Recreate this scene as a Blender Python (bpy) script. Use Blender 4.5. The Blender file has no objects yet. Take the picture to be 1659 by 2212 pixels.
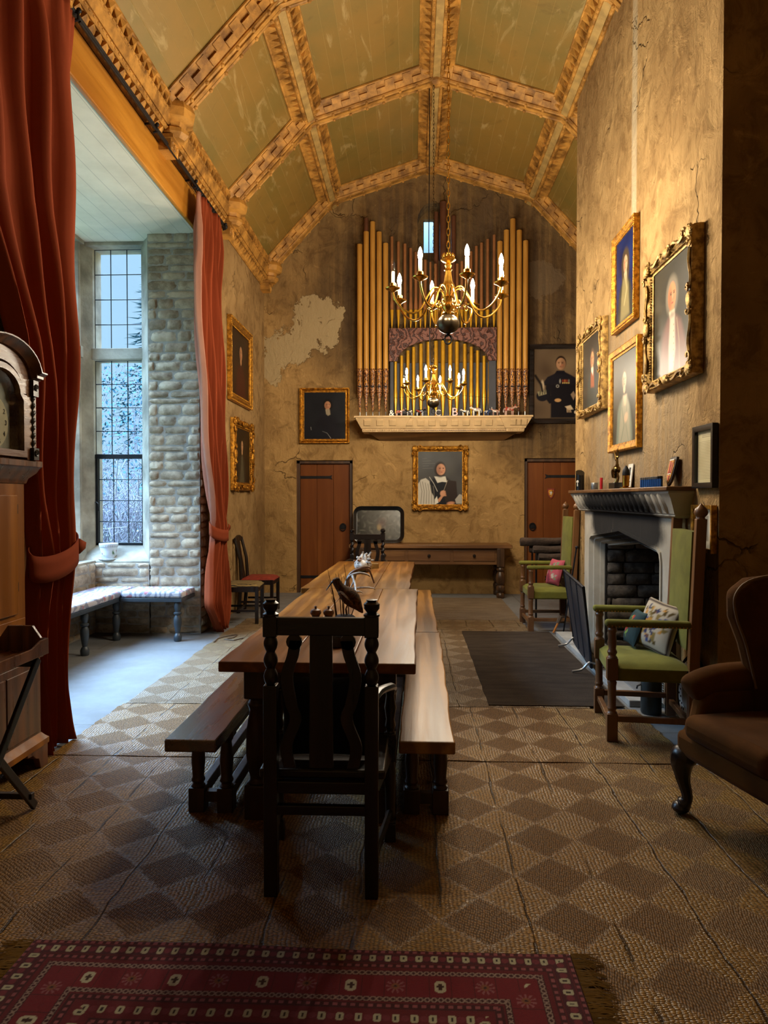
SKY_TOP,SKY_WEST,EXPO,BULB=29.5,51.0,0.12,45.0
import bpy, bmesh, math, random
import numpy as np
from mathutils import Vector, Matrix
R=random.Random(7)
C=bpy.context.scene.collection
PI=math.pi
# ------------------------------------------------------------------ camera of the photograph (1659 x 2212, f = 1534 px)
F=1534.0; YAW=math.atan((893-829.5)/F); PIT=math.atan((1106-1075)/F); EYE=1.5
_f=Vector((-math.sin(YAW)*math.cos(PIT),math.cos(YAW)*math.cos(PIT),-math.sin(PIT)))
_r=Vector((math.cos(YAW),math.sin(YAW),0)); _u=_r.cross(_f)
def at(x,y,X=None,Y=None,Z=None):
    """real-world point on a known plane (wall, floor, table top) seen at photo pixel x,y"""
    d=_f*F+_r*(x-829.5)-_u*(y-1106); o=Vector((0,0,EYE))
    t = X/d.x if X is not None else (Y/d.y if Y is not None else (Z-EYE)/d.z)
    return o+d*t
# ------------------------------------------------------------------ colours
def lin(h):
    if isinstance(h,str):
        h=h.lstrip('#'); c=[int(h[i:i+2],16)/255 for i in (0,2,4)]
        return tuple(x/12.92 if x<=.04045 else ((x+.055)/1.055)**2.4 for x in c)
    return tuple(h)
def c4(h): return (*lin(h),1)
# ------------------------------------------------------------------ node helpers
class NT:
    def __init__(s,name):
        s.m=bpy.data.materials.new(name); s.m.use_nodes=True
        s.t=s.m.node_tree; s.b=s.t.nodes['Principled BSDF']; s.out=s.t.nodes['Material Output']
    def n(s,typ,ins=None,out=0,**pr):
        k=s.t.nodes.new(typ)
        for a,v in pr.items(): setattr(k,a,v)
        for a,v in (ins or {}).items(): s.set(k,a,v)
        return k.outputs[out]
    def set(s,k,a,v):
        sock=k.inputs[a]
        if isinstance(v,bpy.types.NodeSocket): s.t.links.new(v,sock)
        else: sock.default_value=v
    def p(s,a,v): s.set(s.b,a,v)
    def math(s,op,a,b=0.0,c=0.0,clamp=False):
        return s.n('ShaderNodeMath',{0:a,1:b,2:c},operation=op,use_clamp=clamp)
    def mix(s,f,a,b,mode='MIX'):
        k=s.t.nodes.new('ShaderNodeMix'); k.data_type='RGBA'; k.blend_type=mode
        s.set(k,0,f); s.set(k,6,a if isinstance(a,bpy.types.NodeSocket) else c4(a)); s.set(k,7,b if isinstance(b,bpy.types.NodeSocket) else c4(b))
        return k.outputs[2]
    def ramp(s,f,lo,hi,a=0.0,b=1.0):
        return s.n('ShaderNodeMapRange',{0:f,1:lo,2:hi,3:a,4:b},interpolation_type='SMOOTHSTEP')
    def obj(s): return s.n('ShaderNodeTexCoord',out=3)
    def scale(s,v,sc,rot=(0,0,0),loc=(0,0,0)):
        return s.n('ShaderNodeMapping',{0:v,1:loc,2:rot,3:sc})
    def noise(s,v,sc,det=4,rough=.55,dist=0,out=0):
        return s.n('ShaderNodeTexNoise',{'Vector':v,'Scale':sc,'Detail':det,'Roughness':rough,'Distortion':dist},out=out)
    def sep(s,v):
        k=s.t.nodes.new('ShaderNodeSeparateXYZ'); s.set(k,0,v); return k.outputs
    def vor(s,v,sc,feature='F1',out=0,rnd=1.0):
        return s.n('ShaderNodeTexVoronoi',{'Vector':v,'Scale':sc,'Randomness':rnd},out=out,feature=feature)
    def bump(s,h,st=.4,d=.02,nrm=None):
        i={'Height':h,'Strength':st,'Distance':d}
        if nrm is not None: i['Normal']=nrm
        nb=s.n('ShaderNodeBump',i); s.p('Normal',nb); return nb
    def vadd(s,a,b): return s.n('ShaderNodeVectorMath',{0:a,1:b},operation='ADD')
    def vmul(s,a,b): return s.n('ShaderNodeVectorMath',{0:a,1:b},operation='MULTIPLY')
def basic(name,col,rough=.5,metal=0,var=.18,sc=9,bump=0,bsc=60,spec=.5,st=(1,1,1),sheen=0,col2=None):
    t=NT(name); v=t.scale(t.obj(),st); c=lin(col)
    lo=lin(col2) if col2 else tuple(x*(1-var) for x in c); hi=tuple(min(1,x*(1+var)) for x in c)
    t.p('Base Color',t.mix(t.ramp(t.noise(v,sc,5),.3,.7),lo,hi)); t.p('Roughness',rough); t.p('Metallic',metal)
    t.p('Specular IOR Level',spec)
    if sheen: t.p('Sheen Weight',sheen); t.p('Sheen Roughness',.4)
    if bump: t.bump(t.noise(v,bsc,4,.6),bump,.01)
    return t.m
def wood(name,dark,light,axis=1,sc=1.0,rough=.38,bump=.15,spec=.5,ring=0.5):
    """grain running along object axis 0/1/2"""
    t=NT(name); s=[14*sc]*3; s[axis]=.9*sc; v=t.scale(t.obj(),tuple(s))
    g=t.noise(v,1.6,6,.62,.6); fine=t.noise(v,7,4,.7)
    big=t.noise(t.obj(),2.2*sc,3)
    wv=t.n('ShaderNodeTexWave',{'Vector':v,'Scale':.22,'Distortion':9.0,'Detail':4.0,'Detail Scale':1.6},out=1)
    f=t.math('ADD',t.math('MULTIPLY',g,.6),t.math('MULTIPLY',wv,ring*.45)); f=t.math('ADD',f,t.math('MULTIPLY',big,.35))
    c=t.mix(t.ramp(f,.42,.98),dark,light); c=t.mix(t.math('MULTIPLY',t.ramp(fine,.55,.9),.2),c,dark)
    t.p('Base Color',c); t.p('Roughness',t.ramp(g,.2,.8,rough-.08,rough+.12)); t.p('Specular IOR Level',spec)
    t.bump(fine,bump,.004); return t.m
def vcol(name,rough=.5,spec=.5,bump=0,bsc=200,sheen=0,metal=0):
    t=NT(name); t.p('Base Color',t.n('ShaderNodeVertexColor',layer_name='Col')); t.p('Roughness',rough); t.p('Specular IOR Level',spec); t.p('Metallic',metal)
    if bump: t.bump(t.noise(t.obj(),bsc,3),bump,.004)
    if sheen: t.p('Sheen Weight',sheen)
    return t.m
# ------------------------------------------------------------------ mesh builder
def frame_of(o,x,y,z):
    return Matrix(((x[0],y[0],z[0],o[0]),(x[1],y[1],z[1],o[1]),(x[2],y[2],z[2],o[2]),(0,0,0,1)))
I4=Matrix.Identity(4)
class MB:
    def __init__(s): s.v=[]; s.f=[]; s.mi=[]; s.col=None; s.k=0; s.M=I4
    def add(s,vs,fs):
        b=len(s.v); s.v+= [tuple(s.M@Vector(p)) for p in vs] if s.M is not I4 else [tuple(p) for p in vs]
        s.f+=[tuple(b+i for i in f) for f in fs]; s.mi+=[s.k]*len(fs); return s
    def box(s,x0,x1,y0,y1,z0,z1):
        vs=[(x,y,z) for z in (z0,z1) for y in (y0,y1) for x in (x0,x1)]
        return s.add(vs,[(0,2,3,1),(4,5,7,6),(0,1,5,4),(2,6,7,3),(0,4,6,2),(1,3,7,5)])
    def cbox(s,c,size,rot=None):
        a,b,d=[q/2 for q in size]; Mx=Matrix.Translation(c)
        if rot: Mx=Mx@Matrix.Rotation(rot[2],4,'Z')@Matrix.Rotation(rot[1],4,'Y')@Matrix.Rotation(rot[0],4,'X')
        vs=[tuple(Mx@Vector((x,y,z))) for z in (-d,d) for y in (-b,b) for x in (-a,a)]
        return s.add(vs,[(0,2,3,1),(4,5,7,6),(0,1,5,4),(2,6,7,3),(0,4,6,2),(1,3,7,5)])
    def quad(s,*p): return s.add(p,[tuple(range(len(p)))])
    def lathe(s,prof,c=(0,0,0),n=20,axis='Z',tw=None,Mx=None):
        vs=[]
        for i,(r,z) in enumerate(prof):
            for k in range(n):
                a=2*PI*k/n; rr=r*(1 if tw is None else tw(a,z,i))
                x,y,w=rr*math.cos(a),rr*math.sin(a),z
                if axis=='X': x,y,w=w,x,y
                elif axis=='Y': x,y,w=x,w,y
                p=Vector((x,y,w))
                if Mx is not None: p=Mx@p
                vs.append((p.x+c[0],p.y+c[1],p.z+c[2]))
        fs=[(i*n+k,i*n+(k+1)%n,(i+1)*n+(k+1)%n,(i+1)*n+k) for i in range(len(prof)-1) for k in range(n)]
        if prof[0][0]>1e-5: fs.append(tuple(range(n-1,-1,-1)))
        if prof[-1][0]>1e-5: fs.append(tuple((len(prof)-1)*n+k for k in range(n)))
        return s.add(vs,fs)
    def tube(s,path,r,n=8,closed=False,flat=1.0):
        P=[Vector(p) for p in path]; m=len(P); vs=[]; up=None
        for i,p in enumerate(P):
            a=P[(i-1)%m] if (closed or i>0) else p; b=P[(i+1)%m] if (closed or i<m-1) else p
            d=(b-a).normalized() if (b-a).length>1e-9 else Vector((0,0,1))
            if up is None: up=Vector((0,0,1)) if abs(d.z)<.9 else Vector((1,0,0))
            q=(up-d*up.dot(d)); q=q.normalized() if q.length>1e-6 else d.orthogonal().normalized()
            up=q; w=d.cross(q); rr=r[i] if hasattr(r,'__len__') else r
            for k in range(n):
                t=2*PI*k/n; vs.append(tuple(p+q*(rr*math.cos(t))*flat+w*(rr*math.sin(t))))
        L=m if closed else m-1
        fs=[(i*n+k,i*n+(k+1)%n,((i+1)%m)*n+(k+1)%n,((i+1)%m)*n+k) for i in range(L) for k in range(n)]
        if not closed: fs+= [tuple(range(n-1,-1,-1)),tuple((m-1)*n+k for k in range(n))]
        return s.add(vs,fs)
    def sphere(s,c,r,nu=12,nv=8,fn=None):
        if not hasattr(r,'__len__'): r=(r,r,r)
        vs=[(c[0],c[1],c[2]-r[2])]; 
        for j in range(1,nv):
            ph=-PI/2+PI*j/nv
            for k in range(nu):
                a=2*PI*k/nu; vs.append((c[0]+r[0]*math.cos(ph)*math.cos(a),c[1]+r[1]*math.cos(ph)*math.sin(a),c[2]+r[2]*math.sin(ph)))
        vs.append((c[0],c[1],c[2]+r[2])); e=len(vs)-1
        fs=[(0,1+(k+1)%nu,1+k) for k in range(nu)]
        for j in range(nv-2):
            for k in range(nu): fs.append((1+j*nu+k,1+j*nu+(k+1)%nu,1+(j+1)*nu+(k+1)%nu,1+(j+1)*nu+k))
        b=1+(nv-2)*nu; fs+=[(b+k,b+(k+1)%nu,e) for k in range(nu)]
        return s.add(vs,fs)
    def prism(s,poly,d0,d1,Mx=I4):
        n=len(poly); vs=[tuple(Mx@Vector((a,b,d))) for d in (d0,d1) for a,b in poly]
        fs=[tuple(range(n-1,-1,-1)),tuple(range(n,2*n))]+[(i,(i+1)%n,n+(i+1)%n,n+i) for i in range(n)]
        return s.add(vs,fs)
    def grid(s,fn,nu,nv,wrap=False):
        vs=[fn(i/(nu if wrap else nu-1),j/(nv-1)) for j in range(nv) for i in range(nu)]
        m=nu if wrap else nu-1
        return s.add(vs,[(j*nu+i,j*nu+(i+1)%nu,(j+1)*nu+(i+1)%nu,(j+1)*nu+i) for j in range(nv-1) for i in range(m)])
    def sweep(s,path,prof,Mx=I4,closed=False,flip=False):
        """profile (offset,height) swept along a mitred 2-D path"""
        m=len(path); Pn=[]
        for i in range(m):
            p=Vector(path[i]); a=Vector(path[i-1]) if (closed or i>0) else None; b=Vector(path[(i+1)%m]) if (closed or i<m-1) else None
            n1=n2=None
            if a is not None: d=(p-a).normalized(); n1=Vector((-d.y,d.x))
            if b is not None: d=(b-p).normalized(); n2=Vector((-d.y,d.x))
            if n1 is None: n1=n2
            if n2 is None: n2=n1
            k=(n1+n2); k=k/max(.15,(1+n1.dot(n2))); Pn.append((p,k))
        vs=[]; q=len(prof)
        for p,k in Pn:
            for o,h in prof:
                w=p+k*o*(-1 if flip else 1); vs.append(tuple(Mx@Vector((w.x,w.y,h))))
        L=m if closed else m-1
        fs=[(i*q+j,((i+1)%m)*q+j,((i+1)%m)*q+j+1,i*q+j+1) for i in range(L) for j in range(q-1)]
        if not closed: fs+=[tuple(range(q)),tuple((m-1)*q+j for j in range(q-1,-1,-1))]
        return s.add(vs,fs)
    def build(s,name,mat,parent=None,bevel=0,smooth=35,seg=2,sub=0):
        me=bpy.data.meshes.new(name); me.from_pydata(s.v,[],s.f)
        for m in (mat if isinstance(mat,(list,tuple)) else [mat]): me.materials.append(m)
        if any(s.mi): me.polygons.foreach_set('material_index',s.mi)
        if s.col is not None:
            ca=me.color_attributes.new('Col','FLOAT_COLOR','POINT'); a=np.ones((len(s.v),4),dtype=np.float32); a[:,:3]=s.col; ca.data.foreach_set('color',a.ravel())
        bm=bmesh.new(); bm.from_mesh(me); bmesh.ops.recalc_face_normals(bm,faces=bm.faces); bm.to_mesh(me); bm.free()
        if smooth:
            me.polygons.foreach_set('use_smooth',[True]*len(me.polygons)); me.set_sharp_from_angle(angle=math.radians(smooth))
        o=bpy.data.objects.new(name,me); C.objects.link(o)
        if parent is not None: o.parent=parent
        if bevel:
            b=o.modifiers.new('bevel','BEVEL'); b.width=bevel; b.segments=seg; b.limit_method='ANGLE'; b.angle_limit=math.radians(40)
        if sub:
            b=o.modifiers.new('sub','SUBSURF'); b.levels=sub; b.render_levels=sub
        return o
def tag(o,label,cat,group=None):
    o['label']=label; o['category']=cat
    if group: o['group']=group
    return o
def thing(name,label,cat,loc=(0,0,0),rz=0,group=None,scale=1):
    o=bpy.data.objects.new(name,None); o.empty_display_size=.1; C.objects.link(o); o.location=loc; o.rotation_euler=(0,0,rz); o.scale=(scale,)*3
    return tag(o,label,cat,group)
def struct(mb,name,mat,**k):
    o=mb.build(name,mat,**k); o['kind']='structure'; return o
def dup(root,loc,rz,label=None,scale=None):
    def cp(o,par):
        c=o.copy(); C.objects.link(c)
        if par is not None: c.parent=par
        for ch in [x for x in o.children]: cp(ch,c)
        return c
    r=cp(root,None); r.location=loc; r.rotation_euler=(0,0,rz)
    if label: r['label']=label
    if scale: r.scale=(scale,)*3
    return r
def bez(p0,p1,p2,p3,n=10):
    p0,p1,p2,p3=map(Vector,(p0,p1,p2,p3)); out=[]
    for i in range(n+1):
        t=i/n; out.append(p0*(1-t)**3+p1*3*t*(1-t)**2+p2*3*t*t*(1-t)+p3*t**3)
    return out
def spline(pts,n=6):
    P=[Vector(p) for p in pts]; out=[]
    for i in range(len(P)-1):
        a=P[max(0,i-1)];b=P[i];c=P[i+1];d=P[min(len(P)-1,i+2)]
        for k in range(n):
            t=k/n; out.append(.5*((2*b)+(c-a)*t+(2*a-5*b+4*c-d)*t*t+(3*b-a-3*c+d)*t**3))
    out.append(P[-1]); return out
def interp(x,xs,ys): return float(np.interp(x,xs,ys))
def text_mb(txt,size,depth,Mx,mb=None,align='CENTER'):
    cu=bpy.data.curves.new('t','FONT'); cu.body=txt; cu.size=size; cu.extrude=depth/2; cu.align_x=align; cu.align_y='CENTER'; cu.resolution_u=3
    o=bpy.data.objects.new('t',cu); C.objects.link(o); dg=bpy.context.evaluated_depsgraph_get(); dg.update()
    me=bpy.data.meshes.new_from_object(o.evaluated_get(dg)); mb=mb or MB()
    mb.add([tuple(Mx@v.co) for v in me.vertices],[tuple(p.vertices) for p in me.polygons])
    bpy.data.objects.remove(o); bpy.data.curves.remove(cu); bpy.data.meshes.remove(me); return mb
# ------------------------------------------------------------------ materials
M={}
M['iron']=basic('black_iron','#1c1b1d',.55,.6,.3,12,.2,80)
M['soot']=basic('sooty_iron','#1a1c24',.6,.4,.3,12,.2,80)
M['brass']=basic('brass','#b98a35',.24,1,.15,20)
M['oldbrass']=basic('tarnished_brass','#4a4030',.3,.9,.25,8)
M['gilt']=basic('gilding','#c08a2e',.33,.85,.35,28,.6,120,col2='#7d4f18')
M['giltdull']=basic('dull_gilding','#a58448',.42,.6,.4,24,.5,140,col2='#6b4c20')
M['bronze']=basic('bronze','#7a6238',.25,1,.3,10)
M['darkoak']=wood('dark_oak','#0f0806','#27150d',2,1,.32,.1)
M['darkoakh']=wood('dark_oak_rail','#100907','#27150d',0,1,.32,.1)
M['table']=wood('table_oak','#62380b','#ae6f1f',1,.8,.36,.1,.35,ring=.3)
M['tableunder']=wood('table_leg_oak','#2a160b','#4e2e18',2,1,.4)
M['benchdark']=wood('bench_oak','#33200f','#6a4728',1,.8,.27,.08,1.0)
M['benchdark'].node_tree.nodes['Principled BSDF'].inputs['Coat Weight'].default_value=.7; M['benchdark'].node_tree.nodes['Principled BSDF'].inputs['Coat Roughness'].default_value=.18
M['bench']=wood('elm_bench','#6c4718','#ab7a3a',1,.7,.36,.12,.4,ring=.7)
M['benchleg']=wood('bench_leg_oak','#2a1810','#4f3220',2,1,.4)
M['door']=wood('door_oak','#68360f','#93561f',2,.5,.5,.1,.25,ring=.15)
M['doorframe']=wood('door_frame_oak','#3a2413','#5d3c20',2,.7,.5)
M['console']=wood('console_oak','#5b3b1f','#93683a',0,.7,.4)
M['consoleleg']=wood('console_leg_oak','#33200f','#5f4126',2,.9,.4)
M['chairwood']=wood('carver_oak','#5b3b22','#835a33',2,.8,.35)
M['clockpine']=wood('clock_oak','#74420c','#a4661a',2,.6,.4,.1,.25)
M['clockdark']=wood('clock_walnut','#4a2a16','#7b4c2c',2,1,.3)
M['clockh']=wood('clock_crossbanding','#5c3a24','#96704c',0,2.2,.3)
M['lintel']=wood('golden_lintel','#9a5f16','#c98a2c',1,.5,.45)
M['carved']=basic('carved_timber','#b2803a',.5,0,.3,7,.35,90,.3,col2='#7a5222')
M['carvedpale']=basic('carved_strip','#a5864e',.5,0,.25,8,.2,90,.35)
M['velvet']=basic('green_velvet','#68662a',.85,0,.22,5,.15,300,.15,sheen=.08)
M['brownvelvet']=basic('brown_velvet','#50300f',.9,0,.25,5,.15,300,.08,sheen=.03)
M['piping']=basic('chair_piping','#6e5436',.7)
M['white']=basic('white_paint','#c9c5bc',.6,0,.06,5)
M['black']=basic('black_lacquer','#0b0b0d',.25,0,.2,10)
M['bone']=basic('antler','#a8a29a',.5,0,.35,14,.3,60,col2='#5a4632')
M['hornb']=basic('brown_horn','#6b4526',.45,0,.35,14,.3,60)
M['dressed']=basic('dressed_stone','#a59c8b',.85,0,.16,3,.45,30,.3,col2='#7c7466')
M['palestone']=basic('pale_hearth_stone','#98958f',.8,0,.18,4,.4,30,.3)
M['steel']=basic('pewter','#8d8f90',.35,.9,.2,20)
M['lead']=basic('window_lead','#20242a',.6,.3)
M['wax']=basic('candle_sleeve','#e6d9b4',.5,0,.08)
M['red']=basic('red_plastic','#a3131a',.35)
M['blue']=basic('blue_tube','#154a8c',.35)
M['bark']=basic('bark','#3a2c22',.95,0,.4,10,1,30)
M['logend']=basic('log_end','#8a6a45',.8)
M['leather']=basic('red_seat','#7d2a1c',.6,0,.2,20,.2,100)
M['feather']=basic('feathers','#4b3319',.8,0,.6,45,.4,90,.2,col2='#150d07')
M['reed']=basic('dry_reed','#5c4526',.85)
M['paper']=basic('aged_paper','#c3b691',.8,0,.12,6)
M['cord']=basic('cord','#5b4a3a',.9)
M['grey']=basic('grey_board','#34343a',.7,0,.15,6)
M['galv']=basic('grey_metal_can','#3c4547',.45,.6,.2,8)
M['paint']=vcol('oil_paint',.38,.14,.12,260)
M['vc']=vcol('painted_cloth',.85,.2,.2,300)
M['vcg']=vcol('painted_lacquer',.22,.6)
M['rugm']=vcol('rug_pile',.95,.1,.5,500,.2)
def glass(name,col=(.92,.96,1),g=.06):
    t=NT(name); tr=t.n('ShaderNodeBsdfTransparent',{0:(*col,1)}); gl=t.n('ShaderNodeBsdfGlossy',{'Roughness':.04})
    lw=t.n('ShaderNodeLayerWeight',{0:.5},out=1); fr=t.math('ADD',t.math('MULTIPLY',t.math('POWER',lw,5.0),.7),.035); mx=t.n('ShaderNodeMixShader',{0:fr,1:tr,2:gl}); t.t.links.new(mx,t.out.inputs[0]); return t.m
M['glass']=glass('window_glass',(.8,.92,1)); M['clear']=glass('clear_glass',(.93,.95,.96))
t=NT('lit_bulb'); em=t.n('ShaderNodeEmission',{0:(1,.86,.6,1),1:40.0}); tr=t.n('ShaderNodeBsdfTransparent'); ad=t.n('ShaderNodeAddShader',{0:em,1:tr}); t.t.links.new(ad,t.out.inputs[0]); M['lit']=t.m
M['lit'].cycles.emission_sampling='NONE'
# old lime plaster
def plaster(name,a,b,c,extra=None,bst=.9):
    t=NT(name); v=t.obj(); n1=t.noise(v,.9,4,.62,.4); n2=t.noise(v,4.5,5,.7,.8); n3=t.noise(t.scale(v,(1,1,.35)),14,5,.65,1.2)
    col=t.mix(t.ramp(n1,.36,.64),a,b); col=t.mix(t.math('MULTIPLY',t.ramp(n2,.46,.66),.62),col,c)
    pale=tuple(min(1,x*1.5) for x in lin(b)); col=t.mix(t.math('MULTIPLY',t.ramp(t.noise(v,2.6,7,.72,2.2),.56,.7),.45),col,pale)
    cr=t.vor(t.vadd(v,t.vmul(t.noise(v,2,4,.6,0,1),(.5,.5,.5))),1.3,'DISTANCE_TO_EDGE'); crk=t.ramp(cr,.0,.012,1,0); crk=t.math('MULTIPLY',crk,t.ramp(n1,.52,.62))
    col=t.mix(t.math('MULTIPLY',crk,.6),col,'#3a2a18')
    h=t.math('ADD',t.math('MULTIPLY',n2,.7),t.math('MULTIPLY',n3,.4)); h=t.math('SUBTRACT',h,t.math('MULTIPLY',crk,.5))
    if extra: col,h=extra(t,v,col,h,n2,n3)
    t.p('Base Color',col); t.p('Roughness',.93); t.p('Specular IOR Level',.15); t.bump(h,bst,.035); return t.m
def back_extra(t,v,col,h,n2,n3):
    x,y,z=t.sep(v); wob=t.noise(v,2.2,6,.7,0,1); w=t.vadd(v,t.vmul(t.n('ShaderNodeVectorMath',{0:wob,1:(.5,.5,.5)},operation='SUBTRACT'),(.75,.75,.75)))
    wx,wy,wz=t.sep(w)
    def ell(cx,cz,rx,rz):
        a=t.math('POWER',t.math('DIVIDE',t.math('SUBTRACT',wx,cx),rx),2.0); b=t.math('POWER',t.math('DIVIDE',t.math('SUBTRACT',wz,cz),rz),2.0)
        return t.ramp(t.math('ADD',a,b),.94,1.03,1,0)
    def soft(cx,cz,rx,rz,lo=.3,hi=1.3):
        a=t.math('POWER',t.math('ABSOLUTE',t.math('DIVIDE',t.math('SUBTRACT',wx,cx),rx)),2.0); b=t.math('POWER',t.math('ABSOLUTE',t.math('DIVIDE',t.math('SUBTRACT',wz,cz),rz)),2.0)
        return t.ramp(t.math('ADD',a,b),lo,hi,1,0)
    # smoke staining behind and above the organ, in vertical runs
    st=t.noise(t.scale(v,(7,1,.28)),1.6,5,.6); so=t.math('MAXIMUM',soft(.55,4.6,2.6,2.1),soft(1.9,3.4,1.1,1.7))
    so=t.math('MULTIPLY',so,t.ramp(st,.25,.62,.55,1)); col=t.mix(t.math('MULTIPLY',so,.82),col,'#2e241f')
    lite=t.math('MULTIPLY',soft(.4,6.0,1.4,.5),t.ramp(st,.5,.75)); col=t.mix(t.math('MULTIPLY',lite,.5),col,'#6f5a45')
    pk=t.math('MAXIMUM',ell(-1.55,4.25,.34,.42),ell(-1.98,3.85,.42,.3)); pk=t.math('MAXIMUM',pk,ell(-1.3,4.2,.2,.4)); pk=t.math('MAXIMUM',pk,ell(-2.2,3.55,.14,.25))
    pk=t.math('MULTIPLY',pk,t.ramp(n2,.28,.36)); pk2=ell(1.95,4.85,.34,.26)
    col=t.mix(t.math('MULTIPLY',pk,.92),col,'#a8936d'); col=t.mix(t.math('MULTIPLY',pk2,.5),col,'#75634c')
    h=t.math('ADD',h,t.math('MULTIPLY',pk,-.5)); return col,h
def breast_extra(t,v,col,h,n2,n3):
    x,y,z=t.sep(v); st=t.noise(t.scale(v,(1,9,.22)),1.5,4,.6)
    run=t.math('MULTIPLY',t.ramp(t.math('ABSOLUTE',t.math('SUBTRACT',y,t.math('ADD',6.02,t.math('MULTIPLY',st,.16)))),.03,.1,1,0),t.ramp(z,3.3,3.9))
    low=t.math('MULTIPLY',t.ramp(t.math('ABSOLUTE',t.math('SUBTRACT',y,6.2)),.9,1.7,1,0),t.math('MULTIPLY',t.ramp(z,1.5,1.7),t.ramp(z,2.6,3.4,1,0)))
    col=t.mix(t.math('MULTIPLY',run,.55),col,'#b8ab90'); col=t.mix(t.math('MULTIPLY',t.math('MULTIPLY',low,t.ramp(st,.3,.65,.4,1)),.6),col,'#857a69')
    col=t.mix(t.math('MULTIPLY',t.ramp(t.noise(t.scale(v,(1,5,.3)),1.7,4,.6),.56,.7),.35),col,'#6b5334'); return col,h
M['breast']=plaster('chimney_plaster','#8a6c44','#a58557','#6b4f2d',breast_extra,1.1)
M['plaster']=plaster('ochre_plaster','#8a6c44','#a58557','#6b4f2d')
M['plasterback']=plaster('ochre_plaster_stained','#937347','#ab8855','#6f522d',back_extra)
def rub(name,a,b,bst=.5):
    t=NT(name); v=t.obj(); ri=t.n('ShaderNodeNewGeometry',out='Random Per Island'); n=t.noise(v,9,6,.65); f=t.noise(v,40,4,.7)
    c=t.mix(ri,a,b); c=t.mix(t.math('MULTIPLY',t.ramp(n,.45,.7),.5),c,tuple(min(1,x*1.35) for x in lin(b))); c=t.mix(t.math('MULTIPLY',t.ramp(n,.35,.5,1,0),.5),c,tuple(x*.55 for x in lin(a)))
    t.p('Base Color',c); t.p('Roughness',.95); t.p('Specular IOR Level',.15); t.bump(t.math('ADD',n,t.math('MULTIPLY',f,.5)),bst,.02); return t.m
M['rubble']=rub('rubble_stone','#8c7a64','#b6a58c'); M['fireback']=rub('smoked_fireback','#403b38','#6a6157')
M['mortar']=basic('lime_mortar','#9c968b',.95,0,.15,8,.6,60,.1); M['sootmortar']=basic('smoked_mortar','#272422',.95,0,.2,8,.6,60,.1)
# flagged floor
t=NT('flagstone'); v=t.obj(); br=t.t.nodes.new('ShaderNodeTexBrick'); t.set(br,'Vector',t.vadd(v,t.vmul(t.noise(v,1.5,3,.5,0,1),(.05,.05,0)))); t.set(br,'Scale',1.0)
for k_,v_ in {'Mortar Size':.006,'Brick Width':3.1,'Row Height':2.3,'Bias':0.0}.items(): br.inputs[k_].default_value=v_
br.inputs['Color1'].default_value=c4('#6c6d6e'); br.inputs['Color2'].default_value=c4('#747473'); br.inputs['Mortar'].default_value=c4('#55524e')
n=t.noise(v,3,6,.65); t.p('Base Color',t.mix(t.math('MULTIPLY',t.ramp(n,.4,.75),.3),br.outputs[0],'#5e574c')); t.p('Roughness',t.ramp(n,.3,.7,.45,.7)); t.bump(t.math('ADD',t.math('MULTIPLY',n,.3),t.math('MULTIPLY',br.outputs[1],-.5)),.4,.02); M['flag']=t.m
# rush matting
def rush(name,light,dark,con=1.0,ox=0.0,oy=0.0):
    s=.303; t=NT(name); v=t.obj(); wv=t.vadd(v,t.vmul(t.n('ShaderNodeVectorMath',{0:t.noise(v,3.2,3,.5,0,1),1:(.5,.5,.5)},operation='SUBTRACT'),(.05,.05,0)))
    x,y,z=t.sep(wv); x=t.math('SUBTRACT',x,ox); y=t.math('SUBTRACT',y,oy)
    fx=t.math('PINGPONG',x,s/2); fy=t.math('PINGPONG',t.math('ADD',y,s/2),s/2)
    dd=t.math('SUBTRACT',t.math('ADD',fx,fy),s/2)          # <0 inside the pale diamonds
    px,py,pz=t.sep(v); jag=t.math('MULTIPLY',t.math('SUBTRACT',t.noise(v,60,3),.5),.06); msk=t.ramp(t.math('ADD',dd,jag),-.02,.02,1,0)
    # the plaits: short rushes, lying across in the pale diamonds and lengthwise in the dark
    va=t.scale(wv,(64,135,1)); vb=t.scale(wv,(125,62,1),(0,0,.35))
    ra=t.vor(va,1.0,'F1',0,.4); rb=t.vor(vb,1.0,'F1',0,.4); r=t.math('ADD',t.math('MULTIPLY',ra,msk),t.math('MULTIPLY',rb,t.math('SUBTRACT',1.0,msk)))
    big=t.noise(v,1.3,4,.6); c=t.mix(msk,dark,light); c=t.mix(t.math('MULTIPLY',t.ramp(r,.22,.55),.8),c,tuple(q*.25 for q in lin(dark)))
    c=t.mix(t.math('MULTIPLY',t.ramp(big,.45,.75),.35),c,tuple(q*.6 for q in lin(dark)))
    seam=t.ramp(t.math('ADD',fx,t.math('MULTIPLY',t.math('SUBTRACT',t.noise(v,11,3),.5),.02)),.002,.006,1,0); seam=t.math('MULTIPLY',seam,t.ramp(t.noise(v,2.3,2),.42,.5)); c=t.mix(t.math('MULTIPLY',seam,.8),c,'#1c120a')
    t.p('Base Color',c); t.p('Roughness',t.ramp(msk,0,1,.6,.33)); t.p('Specular IOR Level',t.ramp(msk,0,1,.3,.65))
    t.bump(t.math('SUBTRACT',t.math('MULTIPLY',r,-1.0),seam),.65,.01); return t.m
M['rush']=rush('rush_matting','#b28848','#896332',ox=.1,oy=.05); M['rushold']=rush('worn_rush_matting','#a08660','#8a7050',ox=.02,oy=-.04)
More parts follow.
